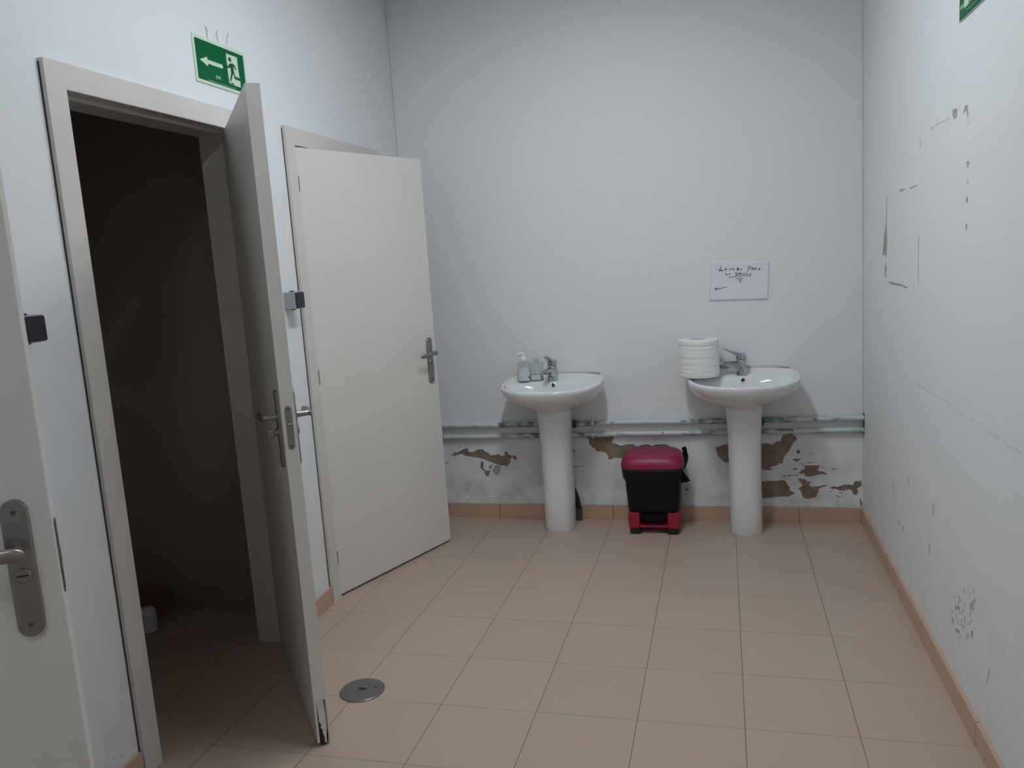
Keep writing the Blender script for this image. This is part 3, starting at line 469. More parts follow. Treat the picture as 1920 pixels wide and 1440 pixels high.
        put('plate_screws', bm, M_dgrey, leaf)
    return root
door('door_1', 'cream cubicle door half open showing its edge, foot broken and swollen', (-2.092, -1.6135), (.617, -.787), (.787, .617), .806, OPEN[1], 1.016, 1, chipped=True)
door('door_2', 'cream cubicle door ajar beside the end wall with the basins', (-2.092, -1.1735), (.344, .939), (.939, -.344), .806, OPEN[2], .993, 0)
door('door_3', 'cream door at the left edge, nearest, with long nickel handle plate', (-2.092, -3.780), (.7986, .6018), (.6018, -.7986), .800, OPEN[0], 1.018, 0)

# ---------------------------------------------------------------- wash basins
def basin_outline(a, yb, yf, n=72, e=2.3, eb=3.4):
    """plan outline: squarish at the wall, rounded in front"""
    P = []; yc = yb-(yb-yf)*.36
    for i in range(n):
        t = 2*math.pi*i/n; c, s = math.cos(t), math.sin(t)
        ex = eb if s > 0 else e
        x = a*math.copysign(abs(c)**(2/ex), c); hy = (yb-yc) if s > 0 else (yc-yf)
        P.append((x, yc+hy*math.copysign(abs(s)**(2/ex), s)))
    return P
def make_basin():
    """origin on the floor below the centre of the rim, wall at y=0"""
    t = thing('washbasin', '', 'washbasin')
    rimz = lambda y: .802+.034*max(0, min(1, (y+.44)/.44))**1.4
    deckz = lambda y: .802+.010*max(0, min(1, (y+.44)/.44))
    def ring(a, yb, yf, z, e=2.3, eb=3.4, tilt=1.0, f=None):
        return [Vector((x, y, ((f or rimz)(y)-.802)*tilt+z)) for x, y in basin_outline(a, yb, yf, e=e, eb=eb)]
    bm = bmesh.new()
    R = [ring(.095, -.05, -.235, .660, 2.2, 2.2, 0), ring(.125, -.035, -.262, .668, 2.2, 2.2, 0), ring(.170, -.02, -.30, .683, 2.1, 2.3, .1), ring(.215, -.008, -.350, .705, 2.1, 2.6, .3),
         ring(.250, -.002, -.400, .732, 2.1, 3.0, .5), ring(.267, -.001, -.424, .755, 2.15, 3.2, .8), ring(.274, -.001, -.435, .780, 2.2, 3.4, 1), ring(.276, -.001, -.438, .794, 2.2, 3.4, 1),
         ring(.273, -.002, -.436, .800, 2.2, 3.4, 1), ring(.268, -.005, -.431, .802, 2.2, 3.4, 1)]
    R += [ring(.262, -.012, -.426, .803, 2.2, 3.3), ring(.250, -.028, -.418, .8015, 2.2, 3.0, 1, deckz), ring(.246, -.105, -.410, .800, 2.2, 2.3, 1, deckz), ring(.242, -.118, -.403, .793, 2.2, 2.2, .8, deckz), ring(.230, -.128, -.392, .770, 2.1, 2.1, .4), ring(.205, -.140, -.372, .735, 2.05, 2.05, .1),
          ring(.150, -.165, -.335, .700, 2, 2, 0), ring(.08, -.20, -.28, .685, 2, 2, 0), ring(.024, -.222, -.262, .681, 2, 2, 0)]
    loft(bm, R); bmesh.ops.recalc_face_normals(bm, faces=bm.faces)
    obj('basin_bowl', bm, M_cer, t, smooth=True)
    # small upstand where the bowl meets the wall
    bm = bmesh.new(); n = 24; rr = []
    for i in range(n+1):
        x = -.235+.47*i/n; h = .006*math.sin(math.pi*i/n)**.5
        rr.append([Vector((x, .0105, .832)), Vector((x, .0105, .838+h)), Vector((x, -.001, .837+h)), Vector((x, -.004, .834))])
    loft(bm, rr); bmesh.ops.recalc_face_normals(bm, faces=bm.faces); obj('sealant_line', bm, M_bead, t, label='yellowed sealant line against the wall')
    bm = bmesh.new()
    def pr(w, yf, yb, z, dx=0):
        P = []
        for i in range(48):
            q = 2*math.pi*i/48; c, s = math.cos(q), math.sin(q); yc = yf+.085
            if s < 0: P.append(Vector((w*math.copysign(abs(c)**(2/2.6), c), yc+(yc-yf)*s*abs(s)**(2/2.3-1) if s else yc, z)))
            else: P.append(Vector((w*math.copysign(abs(c)**(2/6), c), yc+(yb-yc)*abs(s)**(2/6), z)))
        return P
    loft(bm, [pr(.080, -.240, -.070, 0), pr(.0815, -.2425, -.070, .006), pr(.081, -.242, -.070, .15), pr(.081, -.240, -.070, .35), pr(.0835, -.239, -.070, .50), pr(.088, -.239, -.07, .60), pr(.093, -.242, -.07, .655), pr(.094, -.243, -.07, .668)])
    bmesh.ops.recalc_face_normals(bm, faces=bm.faces); obj('pedestal', bm, M_cer, t, smooth=True, auto=60)
    bm = bmesh.new(); lathe(bm, [(.0105, -.004), (.0105, .001), (.0085, .0015), (.0082, -.003)], n=28, ax='y', cap1=False)
    for v in bm.verts: v.co = Matrix.Rotation(math.radians(-25), 3, 'X') @ Vector((v.co.x, -v.co.y, v.co.z)) + Vector((.0, -.1275, .792))
    bmesh.ops.recalc_face_normals(bm, faces=bm.faces)
    ov = obj('overflow_ring', bm, M_chrome, t, smooth=True, auto=40)
    bm = bmesh.new(); lathe(bm, [(.0086, -.003), (.0086, .0008)], n=24, ax='y')
    for v in bm.verts: v.co = Matrix.Rotation(math.radians(-25), 3, 'X') @ Vector((v.co.x, -v.co.y, v.co.z)) + Vector((.0, -.1275, .792))
    obj('overflow_hole', bm, M_dark, ov)
    bm = bmesh.new(); lathe(bm, [(.032, .680), (.032, .6835), (.026, .6845), (.022, .6830)], (0, -.242), 28); obj('drain_ring', bm, M_chrome, t, smooth=True, auto=30)
    return t
def make_faucet(parent, loc, rz, kind=0):
    f = bmesh.new()
    lathe(f, [(.0290, 0), (.0290, .003), (.0265, .006), (.0260, .03), (.0256, .074), (.0248, .0755)], n=32)
    fo = obj('faucet', f, M_chrome, parent, smooth=True, auto=35); fo.location = loc; fo.rotation_euler = (0, 0, rz)
    # spout: deep where it leaves the body, thin at the outlet
    bm = bmesh.new(); S = [(-.006, .010, .072, .0235), (-.024, .014, .073, .0225), (-.036, .030, .0735, .0200), (-.050, .043, .0735, .0180), (-.070, .050, .073, .0165), (-.096, .0525, .072, .0155), (-.112, .053, .070, .0145), (-.118, .056, .066, .012)]
    rings = []
    for y, z0, z1, w in S:
        zc, h = (z0+z1)/2, (z1-z0)/2
        rings.append([Vector((w*math.copysign(abs(math.cos(q))**.7, math.cos(q)), y, zc+h*math.copysign(abs(math.sin(q))**.7, math.sin(q)))) for q in [2*math.pi*k/24 for k in range(24)]])
    loft(bm, rings); bmesh.ops.recalc_face_normals(bm, faces=bm.faces)
    obj('spout', bm, M_chrome, fo, smooth=True, auto=50)
    bm = bmesh.new(); lathe(bm, [(.0095, .046), (.0105, .047), (.0105, .058)], (0, -.101), 22); obj('aerator', bm, M_steel, fo, smooth=True, auto=40)
    # lever cap with blade rising towards the front
    bm = bmesh.new(); lathe(bm, [(.0235, .0775), (.0256, .079), (.0256, .098), (.024, .107), (.016, .1125), (.004, .1140)], n=32)
    S = [(.018, .092, .110, .0225), (-.004, .092, .1155, .0225), (-.022, .097, .1195, .0200), (-.040, .109, .1250, .0170), (-.062, .1215, .1325, .0145), (-.082, .1325, .1405, .0130), (-.094, .139, .1450, .0120), (-.098, .141, .1440, .009)]
    rings = []
    for y, z0, z1, w in S:
        zc, h = (z0+z1)/2, (z1-z0)/2
        rings.append([Vector((w*math.copysign(abs(math.cos(q))**.6, math.cos(q)), y, zc+h*math.copysign(abs(math.sin(q))**.6, math.sin(q)))) for q in [2*math.pi*k/20 for k in range(20)]])
    loft(bm, rings); bmesh.ops.recalc_face_normals(bm, faces=bm.faces)
    obj('faucet_lever', bm, M_chrome, fo, smooth=True, auto=40)
    bm = bmesh.new(); lathe(bm, [(.0045, .0), (.004, .0012)], n=14, ax='y')
    for v in bm.verts: v.co = Vector((v.co.x, -.0252-v.co.y, .0885+v.co.z))
    obj('index_button', bm, M_dark, fo)
    return fo
b1 = make_basin(); b1['label'] = 'white pedestal washbasin nearer the doors with soap bottles on its deck'; b1['group'] = 'washbasins on the end wall'; b1.location = (-1.262, 0, 0)
def copy_tree(o, parent=None):
    c = o.copy(); COL.objects.link(c); c.parent = parent
    for ch in o.children: copy_tree(ch, c)
    return c
b2 = copy_tree(b1); b2.location = (-.274, 0, 0); b2['label'] = 'white pedestal washbasin carrying the big paper roll, nearer the right wall'
make_faucet(b1, (-.012, -.068, .8105), math.radians(-9)); make_faucet(b2, (-.004, -.066, .8105), math.radians(-84))

# ---------------------------------------------------------------- things on the basins
t = thing('soap_bottle', 'clear pump soap bottle with white pump on the left washbasin', 'soap bottle', (-1.430, -.092, .8110), group='bottles on the left washbasin')
prof = [(.028, 0), (.033, .002), (.0355, .008), (.0355, .085), (.0335, .097), (.027, .108), (.017, .115), (.013, .118)]
bm = bmesh.new(); lathe(bm, prof, n=36)
obj('bottle_body', bm, M_bottle, t, smooth=True, auto=50)
bm = bmesh.new(); lathe(bm, [(.026, .003), (.0325, .008), (.0325, .060)], n=32); obj('soap_liquid', bm, M_soap, t, smooth=True, auto=40)
bm = bmesh.new(); rings = []
for z in (.006, .082):
    rings.append([Vector((.0360*math.cos(q), .0360*math.sin(q), z)) for q in [math.radians(200+145*k/20) for k in range(21)]])
loft(bm, rings, False, False, closed=False); lb = obj('bottle_label', bm, M_label, t, smooth=True)
bm = bmesh.new(); rings = []
for z in (.018, .030):
    rings.append([Vector((.0364*math.cos(q), .0364*math.sin(q), z)) for q in [math.radians(322+18*k/4) for k in range(5)]])
loft(bm, rings, False, False, closed=False); obj('label_mark', bm, mat('blue_label_mark', (.10, .13, .25), .5), lb)
bm = bmesh.new(); lathe(bm, [(.0165, .112), (.0165, .130), (.0135, .135), (.0095, .137), (.0085, .147), (.0105, .148), (.0105, .156), (.004, .158)], n=24)
tube(bm, [(0, 0, .152), (-.012, 0, .1535), (-.026, -.002, .152), (-.034, -.003, .147)], [.0080, .0075, .0062, .0050], 12)
obj('pump', bm, M_white, t, smooth=True, auto=40)
bm = bmesh.new(); tube(bm, [(0, 0, .010), (0, 0, .112)], .0025, 8); obj('dip_tube', bm, M_white, t)
t = thing('soap_bottle.001', 'clear square bottle with translucent cap beside the pump bottle', 'bottle', (-1.362, -.070, .8115), group='bottles on the left washbasin')
def sq(w, d, z, e=4):
    return [Vector((w*math.copysign(abs(math.cos(q))**(2/e), math.cos(q)), d*math.copysign(abs(math.sin(q))**(2/e), math.sin(q)), z)) for q in [2*math.pi*k/40 for k in range(40)]]
bm = bmesh.new(); loft(bm, [sq(.031, .019, 0), sq(.034, .022, .004), sq(.034, .022, .090), sq(.031, .020, .097), sq(.018, .014, .100, 2), sq(.012, .012, .102, 2)]); obj('bottle_body', bm, M_bottle, t, smooth=True, auto=50)
bm = bmesh.new(); loft(bm, [sq(.030, .018, .003), sq(.0315, .0195, .006), sq(.0315, .0195, .030)]); obj('soap_liquid', bm, M_soap, t, smooth=True, auto=50)
bm = bmesh.new(); lathe(bm, [(.0135, .101), (.0135, .119), (.012, .121)], n=24); obj('bottle_cap', bm, mat('frosted_cap', (.55, .58, .57), .4, trans=.3), t, smooth=True, auto=40)
bm = bmesh.new(); prism(bm, [(-.028, .006), (.022, .006), (.022, .032), (-.028, .034)], lambda u, v, w: Vector((u, -.0222-w, v)), .0002)
prism(bm, [(-.004, .078), (.002, .080), (.016, .034), (.008, .034)], lambda u, v, w: Vector((u, -.0222-w, v)), .0002); obj('bottle_label', bm, M_label, t)

# paper roll standing half off the basin
t = thing('paper_roll', 'large white paper towel roll standing on the right washbasin', 'paper roll', (-.490, -.136, .8215))
bm = bmesh.new(); n = 72; rings = []
hz = [0, .003]+[.003+.181*k/46 for k in range(1, 46)]+[.187, .190]
for i, z in enumerate(hz):
    ring = []
    for k in range(n):
        q = 2*math.pi*k/n; r = .104
        wob = noise.noise(Vector((math.cos(q)*.9, math.sin(q)*.9, z*75)))
        r += -.0012+.0019*wob+(-.0025 if z > .157 and z < .162 else 0)
        if i == 0: r -= .003
        if i == len(hz)-1: r -= .005
        dz = .0022*math.sin(q*2+1)+(.0015*noise.noise(Vector((q, z*30, 4))))
        ring.append(Vector((r*math.cos(q), r*math.sin(q), z+(dz if 0 < i < len(hz)-1 else 0))))
    rings.append(ring)
top = rings[-1]
inner = [Vector((.046*math.cos(2*math.pi*k/n), .046*math.sin(2*math.pi*k/n), .1915)) for k in range(n)]
inner2 = [Vector((.044*math.cos(2*math.pi*k/n), .044*math.sin(2*math.pi*k/n), .02)) for k in range(n)]
loft(bm, rings+[inner, inner2]); bmesh.ops.recalc_face_normals(bm, faces=bm.faces)
obj('paper_windings', bm, M_paperroll, t, smooth=True, auto=50)
bm = bmesh.new(); loft(bm, [[Vector((r*math.cos(2*math.pi*k/40), r*math.sin(2*math.pi*k/40), z)) for k in range(40)] for r, z in ((.0438, .022), (.0438, .183), (.0425, .183), (.0425, .022))], False, False)
obj('cardboard_core', bm, M_card, t, smooth=True, auto=40)

# ---------------------------------------------------------------- pedal bin
t = thing('pedal_bin', 'black pedal bin with magenta lid and red base between the washbasins', 'bin', (-.744, -.135, 0))
def rr(w, d, z, y=0, e=5, n=56, dx=0):
    return [Vector((dx+w*math.copysign(abs(math.cos(q))**(2/e), math.cos(q)), y+d*math.copysign(abs(math.sin(q))**(2/e), math.sin(q)), z)) for q in [2*math.pi*k/n for k in range(n)]]
bm = bmesh.new(); loft(bm, [rr(.124, .108, .112), rr(.133, .113, .118), rr(.136, .115, .14), rr(.150, .124, .34), rr(.154, .127, .352), rr(.154, .127, .360)]); obj('bin_body', bm, M_black, t, smooth=True, auto=50)
bm = bmesh.new(); loft(bm, [rr(.163, .132, .354, -.002, 4.5), rr(.1655, .134, .359, -.002, 4.5), rr(.1645, .133, .376, -.002, 4.5), rr(.160, .130, .390, -.001, 4.5), rr(.149, .124, .405, .002, 4.4), rr(.132, .112, .417, .006, 4.4), rr(.121, .104, .4215, .008, 4.4), rr(.112, .096, .4225, .008, 4.4), rr(.07, .06, .421, .008, 3), rr(.02, .02, .421, .008, 2)])
obj('bin_lid', bm, M_mag, t, smooth=True, label='magenta domed lid')
# crumpled bag edge turned down over the rim
bm = bmesh.new(); rings = []
for j, (g, z) in enumerate(((.004, .358), (.009, .350), (.0105, .343), (.011, .335), (.0108, .328), (.0105, .32), (.0100, .312), (.0095, .305), (.0085, .297), (.0075, .290), (.0050, .278))):
    base = rr(.151+g-.0005*j, .125+g-.0004*j, z, 0, 5, 160)
    ring = []
    for k, v in enumerate(base):
        q = abs(noise.noise(Vector((v.x*9, v.y*9, z*110+v.x*22))))*.0075*math.sin(math.pi*min(1, j/5))+noise.noise(Vector((v.x*34, v.y*34, z*26)))*.0030+noise.noise(Vector((v.x*90, v.y*90, z*14)))*.0024
        dz = (noise.noise(Vector((v.x*18, v.y*18, 2)))*.014 if j >= 9 else 0)
        dirv = Vector((v.x, v.y, 0)).normalized(); ring.append(v+dirv*q+Vector((0, 0, dz)))
    rings.append(ring)
loft(bm, rings, False, False); obj('bin_bag', bm, M_bag, t, smooth=True, label='glossy black bag edge folded over the rim')
# loose ends of the bag at the right side
def sheet(name, grid, m, parent, th=.0015):
    bm = bmesh.new(); vv = [[bm.verts.new(p) for p in row] for row in grid]
    for a, b in zip(vv, vv[1:]):
        for i in range(len(a)-1): bm.faces.new((a[i], a[i+1], b[i+1], b[i]))
    bmesh.ops.solidify(bm, geom=bm.faces[:], thickness=th); return obj(name, bm, m, parent, smooth=True)
g = []
for j in range(11):
    v = j/10; z = .315+.135*v; wd = .020*math.sin(math.pi*min(1, .25+.75*(1-v)))+.0015; cx = .158+.020*math.sin(v*2.3)-.012*v*v
    g.append([Vector((cx+wd*(s-.5)+.004*noise.noise(Vector((s*3, v*6, 0))), -.02+.05*(s-.5)+.012*noise.noise(Vector((v*5, s*4, 3))), z+.004*noise.noise(Vector((s*4, v*4, 8))))) for s in [k/6 for k in range(7)]])
sheet('bag_tail', g, M_bag, t)
g = []
for j in range(9):
    v = j/8; z = .350-.072*v
    g.append([Vector((.148+(.040*v+.006)*s+.004*noise.noise(Vector((s*4, v*5, 5))), -.10+.07*s*v+.010*noise.noise(Vector((s*3, v*7, 1))), z-.010*s*v+.004*noise.noise(Vector((s*9, v*3, 2))))) for s in [k/6 for k in range(7)]])
sheet('bag_tail', g, M_bag, t)
bm = bmesh.new()
def bbox(x0, x1, y0, y1, z0, z1, b=.004): box(bm, (x0, y0, z0), (x1, y1, z1), b)
bbox(-.131, -.072, -.118, .105, .034, .118, .006); bbox(.072, .131, -.118, .105, .034, .118, .006)
bbox(-.074, .074, -.105, .105, .034, .050, .003); bbox(-.074, .074, .02, .10, .045, .116, .003)
obj('bin_base', bm, M_red, t, label='red open-fronted base')
for sx in (-1, 1):
    for y0 in (-.112, .058):
        bm = bmesh.new(); box(bm, (sx*.068, y0, 0), (sx*.126, y0+.050, .036), .010, seg=3); obj('foot', bm, M_rubber, t)
bm = bmesh.new()
prism(bm, [(-.070, .113)]+[(.070*math.cos(math.pi+math.pi*k/24), .113+.038*math.sin(math.pi+math.pi*k/24)) for k in range(1, 24)]+[(.070, .113)], lambda u, v, w: Vector((u, -.112-w, v)), .012)
bmesh.ops.recalc_face_normals(bm, faces=bm.faces); obj('pedal', bm, M_pedal, t)

# ---------------------------------------------------------------- pipes, hose, drain
def pipe(label, z0, z1, m=M_pipe):
    t = thing('water_pipe', label, 'pipe', (0, 0, 0), group='surface pipes on the end wall')
    yc = YB-.021; zz = lambda x: z0+(z1-z0)*(x-XL)/(XR-XL)
    bm = bmesh.new(); pts = [(XL+(XR-XL)*k/60, yc+.001*math.sin(k*.7), zz(XL+(XR-XL)*k/60)+.0012*math.sin(k*.45)) for k in range(61)]
    tube(bm, pts, .0135, 16); obj('pipe_run', bm, m, t, smooth=True, auto=60)
    for x in (-1.078, .010):
        bm = bmesh.new(); tube(bm, [(x-.007, yc, zz(x)), (x+.007, yc, zz(x))], .0165, 18); box(bm, (x-.006, yc, zz(x)-.006), (x+.006, YB+.001, zz(x)+.006)); tube(bm, [(x+.001, yc-.004, zz(x)+.010), (x+.001, yc-.003, zz(x)+.026)], .0035, 8)
        tube(bm, [(x+.001, yc-.004, zz(x)-.010), (x+.001, yc-.003, zz(x)-.024)], .0035, 8)
        obj('pipe_clip', bm, M_clip, t, smooth=True, auto=40)
    return t
p1 = pipe('upper verdigris-stained water pipe along the end wall', .547, .560); p2 = pipe('lower verdigris-stained water pipe along the end wall', .480, .499)
M_verd = mat('verdigris_joint', (.05, .12, .11), .6, var=.5, vscale=60)
for x in (-1.182, -.182, -1.345):
    bm = bmesh.new(); tube(bm, [(x-.012, YB-.021, .5505), (x+.012, YB-.021, .5506)], [.0205, .0205], 18); box(bm, (x-.012, YB-.03, .530), (x+.012, YB, .553), .003); obj('pipe_joint', bm, M_verd, p1, smooth=True, auto=40, label='dark green corroded joint')
bm = bmesh.new(); tube(bm, [(-.700, YB-.034, .494), (-.694, YB-.030, .497)], .004, 8); obj('pipe_pin', bm, M_dark, p2)
bm = bmesh.new(); box(bm, (XR-.0015, YB-.035, .478), (XR, YB-.001, .585)); struct('trim_3', bm, M_dark, label='dark slot where the pipes enter the right wall', category='slot')
t = thing('drain_hose', 'black tapering rubber hose end in grey socket behind the left pedestal', 'hose', (-1.178, -.030, 0))
bm = bmesh.new(); lathe(bm, [(.0165, 0), (.0175, .003), (.017, .060), (.0175, .066), (.014, .068)], n=24); obj('hose_socket', bm, M_dgrey, t, smooth=True, auto=40)
bm = bmesh.new(); tube(bm, [(0, 0, .064), (-.003, 0, .085), (-.008, .002, .12), (-.016, .004, .155), (-.028, .006, .19), (-.040, .008, .215), (-.06, .01, .27), (-.075, .01, .36)], [.0155, .0155, .0150, .0135, .0105, .009, .008, .008], 18); obj('hose_sleeve', bm, M_rubber, t, smooth=True, auto=60)
t = thing('floor_drain', 'round grey steel drain cover set in the floor tiles', 'drain cover', (-1.634, -1.932, 0))
bm = bmesh.new(); lathe(bm, [(.079, .0), (.079, .0035), (.076, .0055), (.070, .0058)], n=64, cap1=False); lathe(bm, [(.0705, .0056), (.0702, .0061), (.004, .0064)], n=64, cap0=False); obj('drain_cover', bm, M_drain, t, smooth=True, auto=25)
bm = bmesh.new(); prism(bm, [(.014*math.cos(q)*(1+.35*math.sin(3*q)), .010*math.sin(q)*(1+.3*math.cos(2*q))) for q in [2*math.pi*k/24 for k in range(24)]], lambda u, v, w: Vector((u, v, .0069+w)), .0008)
prism(bm, [(.034, .022), (.040, .026), (.042, .021), (.050, .020), (.049, .015), (.041, .016)], lambda u, v, w: Vector((u, v, .0069+w)), .0003)
prism(bm, [(.010, .028), (.014, .031), (.016, .028), (.012, .026)], lambda u, v, w: Vector((u, v, .0069+w)), .0003)
obj('rusty_screw', bm, M_rust, t)

# ---------------------------------------------------------------- switches on the left wall
def switch(label, y, z):
    t = thing('light_switch', label, 'light switch', (XL, y, z), group='surface switches by the doors')
    bm = bmesh.new(); box(bm, (0, -.033, -.035), (.052, .033, .035), .003); obj('switch_box', bm, M_grey, t)
    bm = bmesh.new(); loft(bm, [[Vector((x, a*.0305, b*.0325)) for a, b in ((-1, -.9), (-.93, -1), (.93, -1), (1, -.9), (1, .9), (.93, 1), (-.93, 1), (-1, .9))] for x in (.051, .058)]+[[Vector((.0605, a*.029, b*.031)) for a, b in ((-1, -.9), (-.93, -1), (.93, -1), (1, -.9), (1, .9), (.93, 1), (-.93, 1), (-1, .9))]])
    bmesh.ops.recalc_face_normals(bm, faces=bm.faces); obj('rocker', bm, M_rock, t)
    for s in (1, -1):
        bm = bmesh.new(); tube(bm, [(.022, 0, s*.034), (.022, 0, s*.0395)], [.013, .009], 16); obj('cable_gland', bm, M_dark, t)
    return t
switch('grey box switch with black rocker between the two open doors', -1.338, 1.368)
switch('box switch with black rocker half hidden by the nearest door', -2.680, 1.378)

# ---------------------------------------------------------------- exit signs
def exit_sign(label, x, nx, y0, z0, dirn, base=.118, rim=.0115):
    """u runs along the sign from the end the arrow points to; dirn = world y direction of u"""
    t = thing('exit_sign', label, 'exit sign', (x, y0, z0), group='exit signs')
    def P(u, v, w): return Vector((nx*w, dirn*u, v))
    def part(name, polys, w0, th, m, parent, **kw):
        bm = bmesh.new()
        for p in polys: prism(bm, p, lambda u, v, w: P(u, v, w0+w), th)
        bmesh.ops.recalc_face_normals(bm, faces=bm.faces); return obj(name, bm, m, parent, **kw)
    r = [(0, 0), (.32, 0), (.32, .16), (0, .16)]
    part('sign_plate', [r], .0005, .0030, M_glow, t)
    gp = part('green_panel', [[(rim, rim-.001), (.32-rim, rim-.001), (.32-rim, .1595-rim), (rim, .1595-rim)]], .0035, .0003, M_green, t)
    part('arrow', [[(.0310, .078), (.0745, .0945), (.0765, .0855), (.164, .0860), (.167, .082), (.167, .0765), (.164, .0725), (.0775, .0720), (.0745, .0625)]], .0038, .0003, M_glow, t, label='pale green arrow')
    part('doorway_symbol', [[(.196, .133), (.266, .133), (.2665, .085), (.272, .047), (.2705, .0255), (.229, .0255), (.215, .026), (.197, .031), (.196, .075)]], .0038, .0003, M_glow, t, label='pale doorway symbol')
    man = [[(.2198-.010, .2567-.157), (.2396-.010, .2615-.157), (.2543-.010, .2586-.157), (.2645-.010, .2427-.157), (.2591-.010, .2405-.157), (.2454-.010, .2526-.157), (.2458-.010, .2357-.157), (.2515-.010, .2167-.157), (.2784-.010, .2155-.157), (.2827-.010, .2078-.157), (.2764-.010, .2055-.157), (.2457-.010, .2071-.157), (.240-.010, .2261-.157), (.2202-.010, .1938-.157), (.213-.010, .1956-.157), (.2262-.010, .2234-.157), (.2248-.010, .2441-.157), (.2143-.010, .2389-.157), (.1994-.010, .239-.157), (.199-.010, .2462-.157), (.2141-.010, .2472-.157)],
           [(.208, .036), (.226, .032), (.228, .0265), (.217, .0265)]]
    head = [(.2165+.0095*math.cos(q), .1155+.0085*math.sin(q)) for q in [2*math.pi*k/20 for k in range(20)]]
    part('running_figure', man+[head], .0041, .0003, M_figure, t, label='dark green running figure')
    # maker's letters and the line of small print
    L = []
    def stroke(a, b, wd=.0016):
        a, b = Vector(a), Vector(b); d = (b-a).normalized(); n_ = Vector((-d.y, d.x))*wd/2; L.append([tuple(a+n_), tuple(b+n_), tuple(b-n_), tuple(a-n_)])
    s = 1
    xs = base
    seq = [('N', [((0, 0), (0, 1)), ((0, 1), (.75, 0)), ((.75, 0), (.75, 1))]), ('M', [((0, 0), (0, 1)), ((0, 1), (.5, .3)), ((.5, .3), (1, 1)), ((1, 1), (1, 0))]), ('I', [((0, 0), (0, 1))])]
    flip = dirn*nx < 0      # lettering must read left to right for someone facing the sign
    for ch, ss in seq:
        for a, b in ss:
            f = lambda p: ((xs+p[0]*.010) if not flip else (.32-(xs+p[0]*.010)), .0285+p[1]*.013)
            stroke(f(a), f(b))
        xs += .0135 if ch != 'M' else .0135
    part('maker_letters', L, .0038, .0003, M_glow, t)
    L = []
    k = .070
    while k < .235:
        wd = .002+.004*random.random(); u0, u1 = (k, k+wd); 
        if flip: u0, u1 = .32-u0, .32-u1
        L.append([(min(u0, u1), .0145), (max(u0, u1), .0145), (max(u0, u1), .0158), (min(u0, u1), .0158)]); k += wd+.001
    part('small_print', L, .0038, .0002, M_label, t)
    return t
random.seed(5)
s1 = exit_sign('green exit sign with left arrow above the half-open door', XL, 1, -1.791, 2.157, 1)
s2 = exit_sign('green exit sign cut off by the top edge on the right wall', XR, -1, -1.661-.32, 2.057, 1, .014, .002)
# three scraps of tie above the first sign
for k, P in enumerate(HOOKS):
    bm = bmesh.new(); (a, b, c) = P
    tube(bm, [(XL+.001, a[0], a[1]), (XL+.003, (a[0]+b[0])/2+.003, (a[1]+b[1])/2), (XL+.003, b[0], b[1]), (XL+.0025, c[0], c[1])], [.0009, .0018, .0013, .0008], 8)
    obj('wall_tie', bm, M_wire, smooth=True, label=['curled grey scrap of tie above the exit sign, leftmost of three', 'hooked grey scrap of tie above the exit sign, middle of three', 'bent grey scrap of tie above the exit sign, rightmost of three'][k], category='tie', group='scraps above the exit sign')

# ---------------------------------------------------------------- handwritten note
t = thing('paper_note', 'handwritten paper note stuck on the end wall above the paper roll', 'note', (-.2785, YB-.0005, 1.290))
bm = bmesh.new(); NX, NZ = 24, 16; vv = []
c0, c1, c2, c3 = (-.4215, 1.402), (-.126, 1.383), (-.4315, 1.192), (-.136, 1.185)
for j in range(NZ+1):
    row = []
    for i in range(NX+1):
        u, v = i/NX, j/NZ
        x = (c0[0]*(1-u)+c1[0]*u)*(1-v)+(c2[0]*(1-u)+c3[0]*u)*v; z = (c0[1]*(1-u)+c1[1]*u)*(1-v)+(c2[1]*(1-u)+c3[1]*u)*v
        lift = .0004+.0006*max(0, v-.85)*6*(1 if u > .05 else .6)+.0003*max(0, noise.noise(Vector((u*5, v*4, 1))))+.0004*max(0, u-.93)*12
        row.append(bm.verts.new((x+.2785, -lift, z-1.290)))
    vv.append(row)
for j in range(NZ):
    for i in range(NX): bm.faces.new((vv[j][i], vv[j+1][i], vv[j+1][i+1], vv[j][i+1]))
bmesh.ops.recalc_face_normals(bm, faces=bm.faces)
bmesh.ops.solidify(bm, geom=bm.faces[:], thickness=.0002)
obj('paper_sheet', bm, M_note, t, smooth=True)
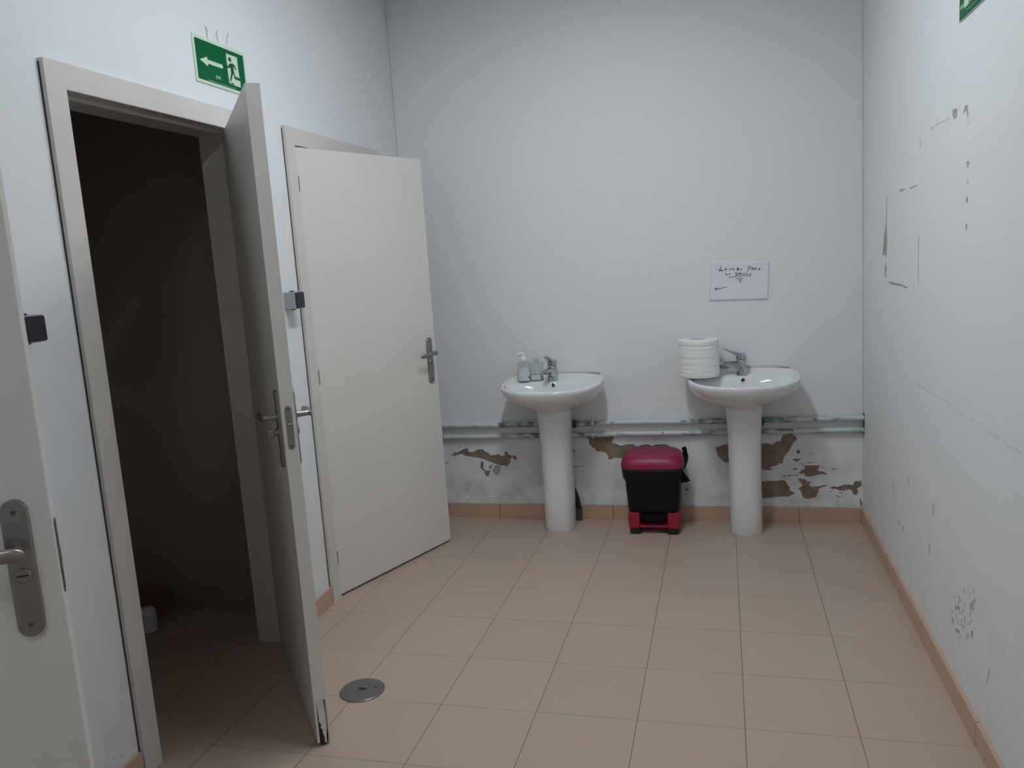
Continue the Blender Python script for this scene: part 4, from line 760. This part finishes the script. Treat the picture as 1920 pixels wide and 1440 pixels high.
for nm, i0, i1, lab in (('handwritten_word', 0, 10, 'handwritten LAVABO'), ('handwritten_word', 10, 17, 'handwritten FUERA'), ('handwritten_word', 17, 20, 'handwritten DE'), ('handwritten_word', 20, 30, 'handwritten SERVICIO'),
                        ('underline', 30, 31, None), ('underline', 31, 33, 'short underline with a squiggle'), ('drawn_arrow', 33, 35, 'small arrow pointing left')):
    bm = bmesh.new()
    for si in range(i0, i1):
        S = DATA['note'][si]; wd = .0024 if si != 2 else .0045
        for (a, b) in zip(S, S[1:]):
            a, b = Vector((a[0]+.2785, a[1]-1.290)), Vector((b[0]+.2785, b[1]-1.290)); d = (b-a).normalized(); n_ = Vector((-d.y, d.x))*wd/2; e = d*wd*.3
            bm.faces.new([bm.verts.new((p.x, -.0021, p.y)) for p in (a-e+n_, b+e+n_, b+e-n_, a-e-n_)])
    bmesh.ops.recalc_face_normals(bm, faces=bm.faces)
    o = obj(nm, bm, M_ink, t)
    if lab: o['label'] = lab

# dark shrinkage cracks down the two far corners
for n_, x in (('trim_4', XL+.0008), ('trim_5', XR-.0008)):
    bm = bmesh.new(); pts = []
    for k in range(121):
        z = .08+(H-.08)*k/120; wv = .0004+.0005*noise.noise(Vector((x, z*9, 1)))
        pts.append((x, YB-.0009, z, max(.0002, wv)))
    rings = [[Vector((q[0]-q[3], q[1]-q[3]*.6, q[2])), Vector((q[0]+q[3], q[1]-q[3]*.6, q[2])), Vector((q[0]+q[3], q[1]+.0008, q[2])), Vector((q[0]-q[3], q[1]+.0008, q[2]))] for q in pts]
    loft(bm, rings); bmesh.ops.recalc_face_normals(bm, faces=bm.faces)
    struct(n_, bm, M_crack, label='thin dark crack down the far %s corner' % ('left' if x < 0 else 'right'), category='crack')

# ---------------------------------------------------------------- ceiling lamps (above the frame)
for k, (x, y, z, ln, wd, st) in enumerate(LAMPS):
    t = thing('ceiling_lamp', ['fluorescent lamp with flat diffuser on the ceiling nearer the basins', 'fluorescent lamp with flat diffuser on the ceiling behind the viewer'][k], 'ceiling lamp', (x, y, z), group='ceiling lamps')
    w2, l2 = wd/2, ln/2
    bm = bmesh.new()
    for a, c in (((-w2-.012, -l2-.012, 0), (-w2, l2+.012, H-z)), ((w2, -l2-.012, 0), (w2+.012, l2+.012, H-z)), ((-w2, -l2-.012, 0), (w2, -l2, H-z)), ((-w2, l2, 0), (w2, l2+.012, H-z)), ((-w2, -l2, .014), (w2, l2, H-z))): box(bm, a, c)
    obj('lamp_housing', bm, M_white, t)
    em = bpy.data.materials.new('lit_diffuser'); em.use_nodes = True; b = em.node_tree.nodes['Principled BSDF']
    b.inputs['Emission Color'].default_value = (*LAMP_COLOR, 1); b.inputs['Emission Strength'].default_value = LAMP_POWER*st
    bm = bmesh.new(); box(bm, (-w2, -l2, .004), (w2, l2, .012)); obj('lamp_diffuser', bm, em, t)
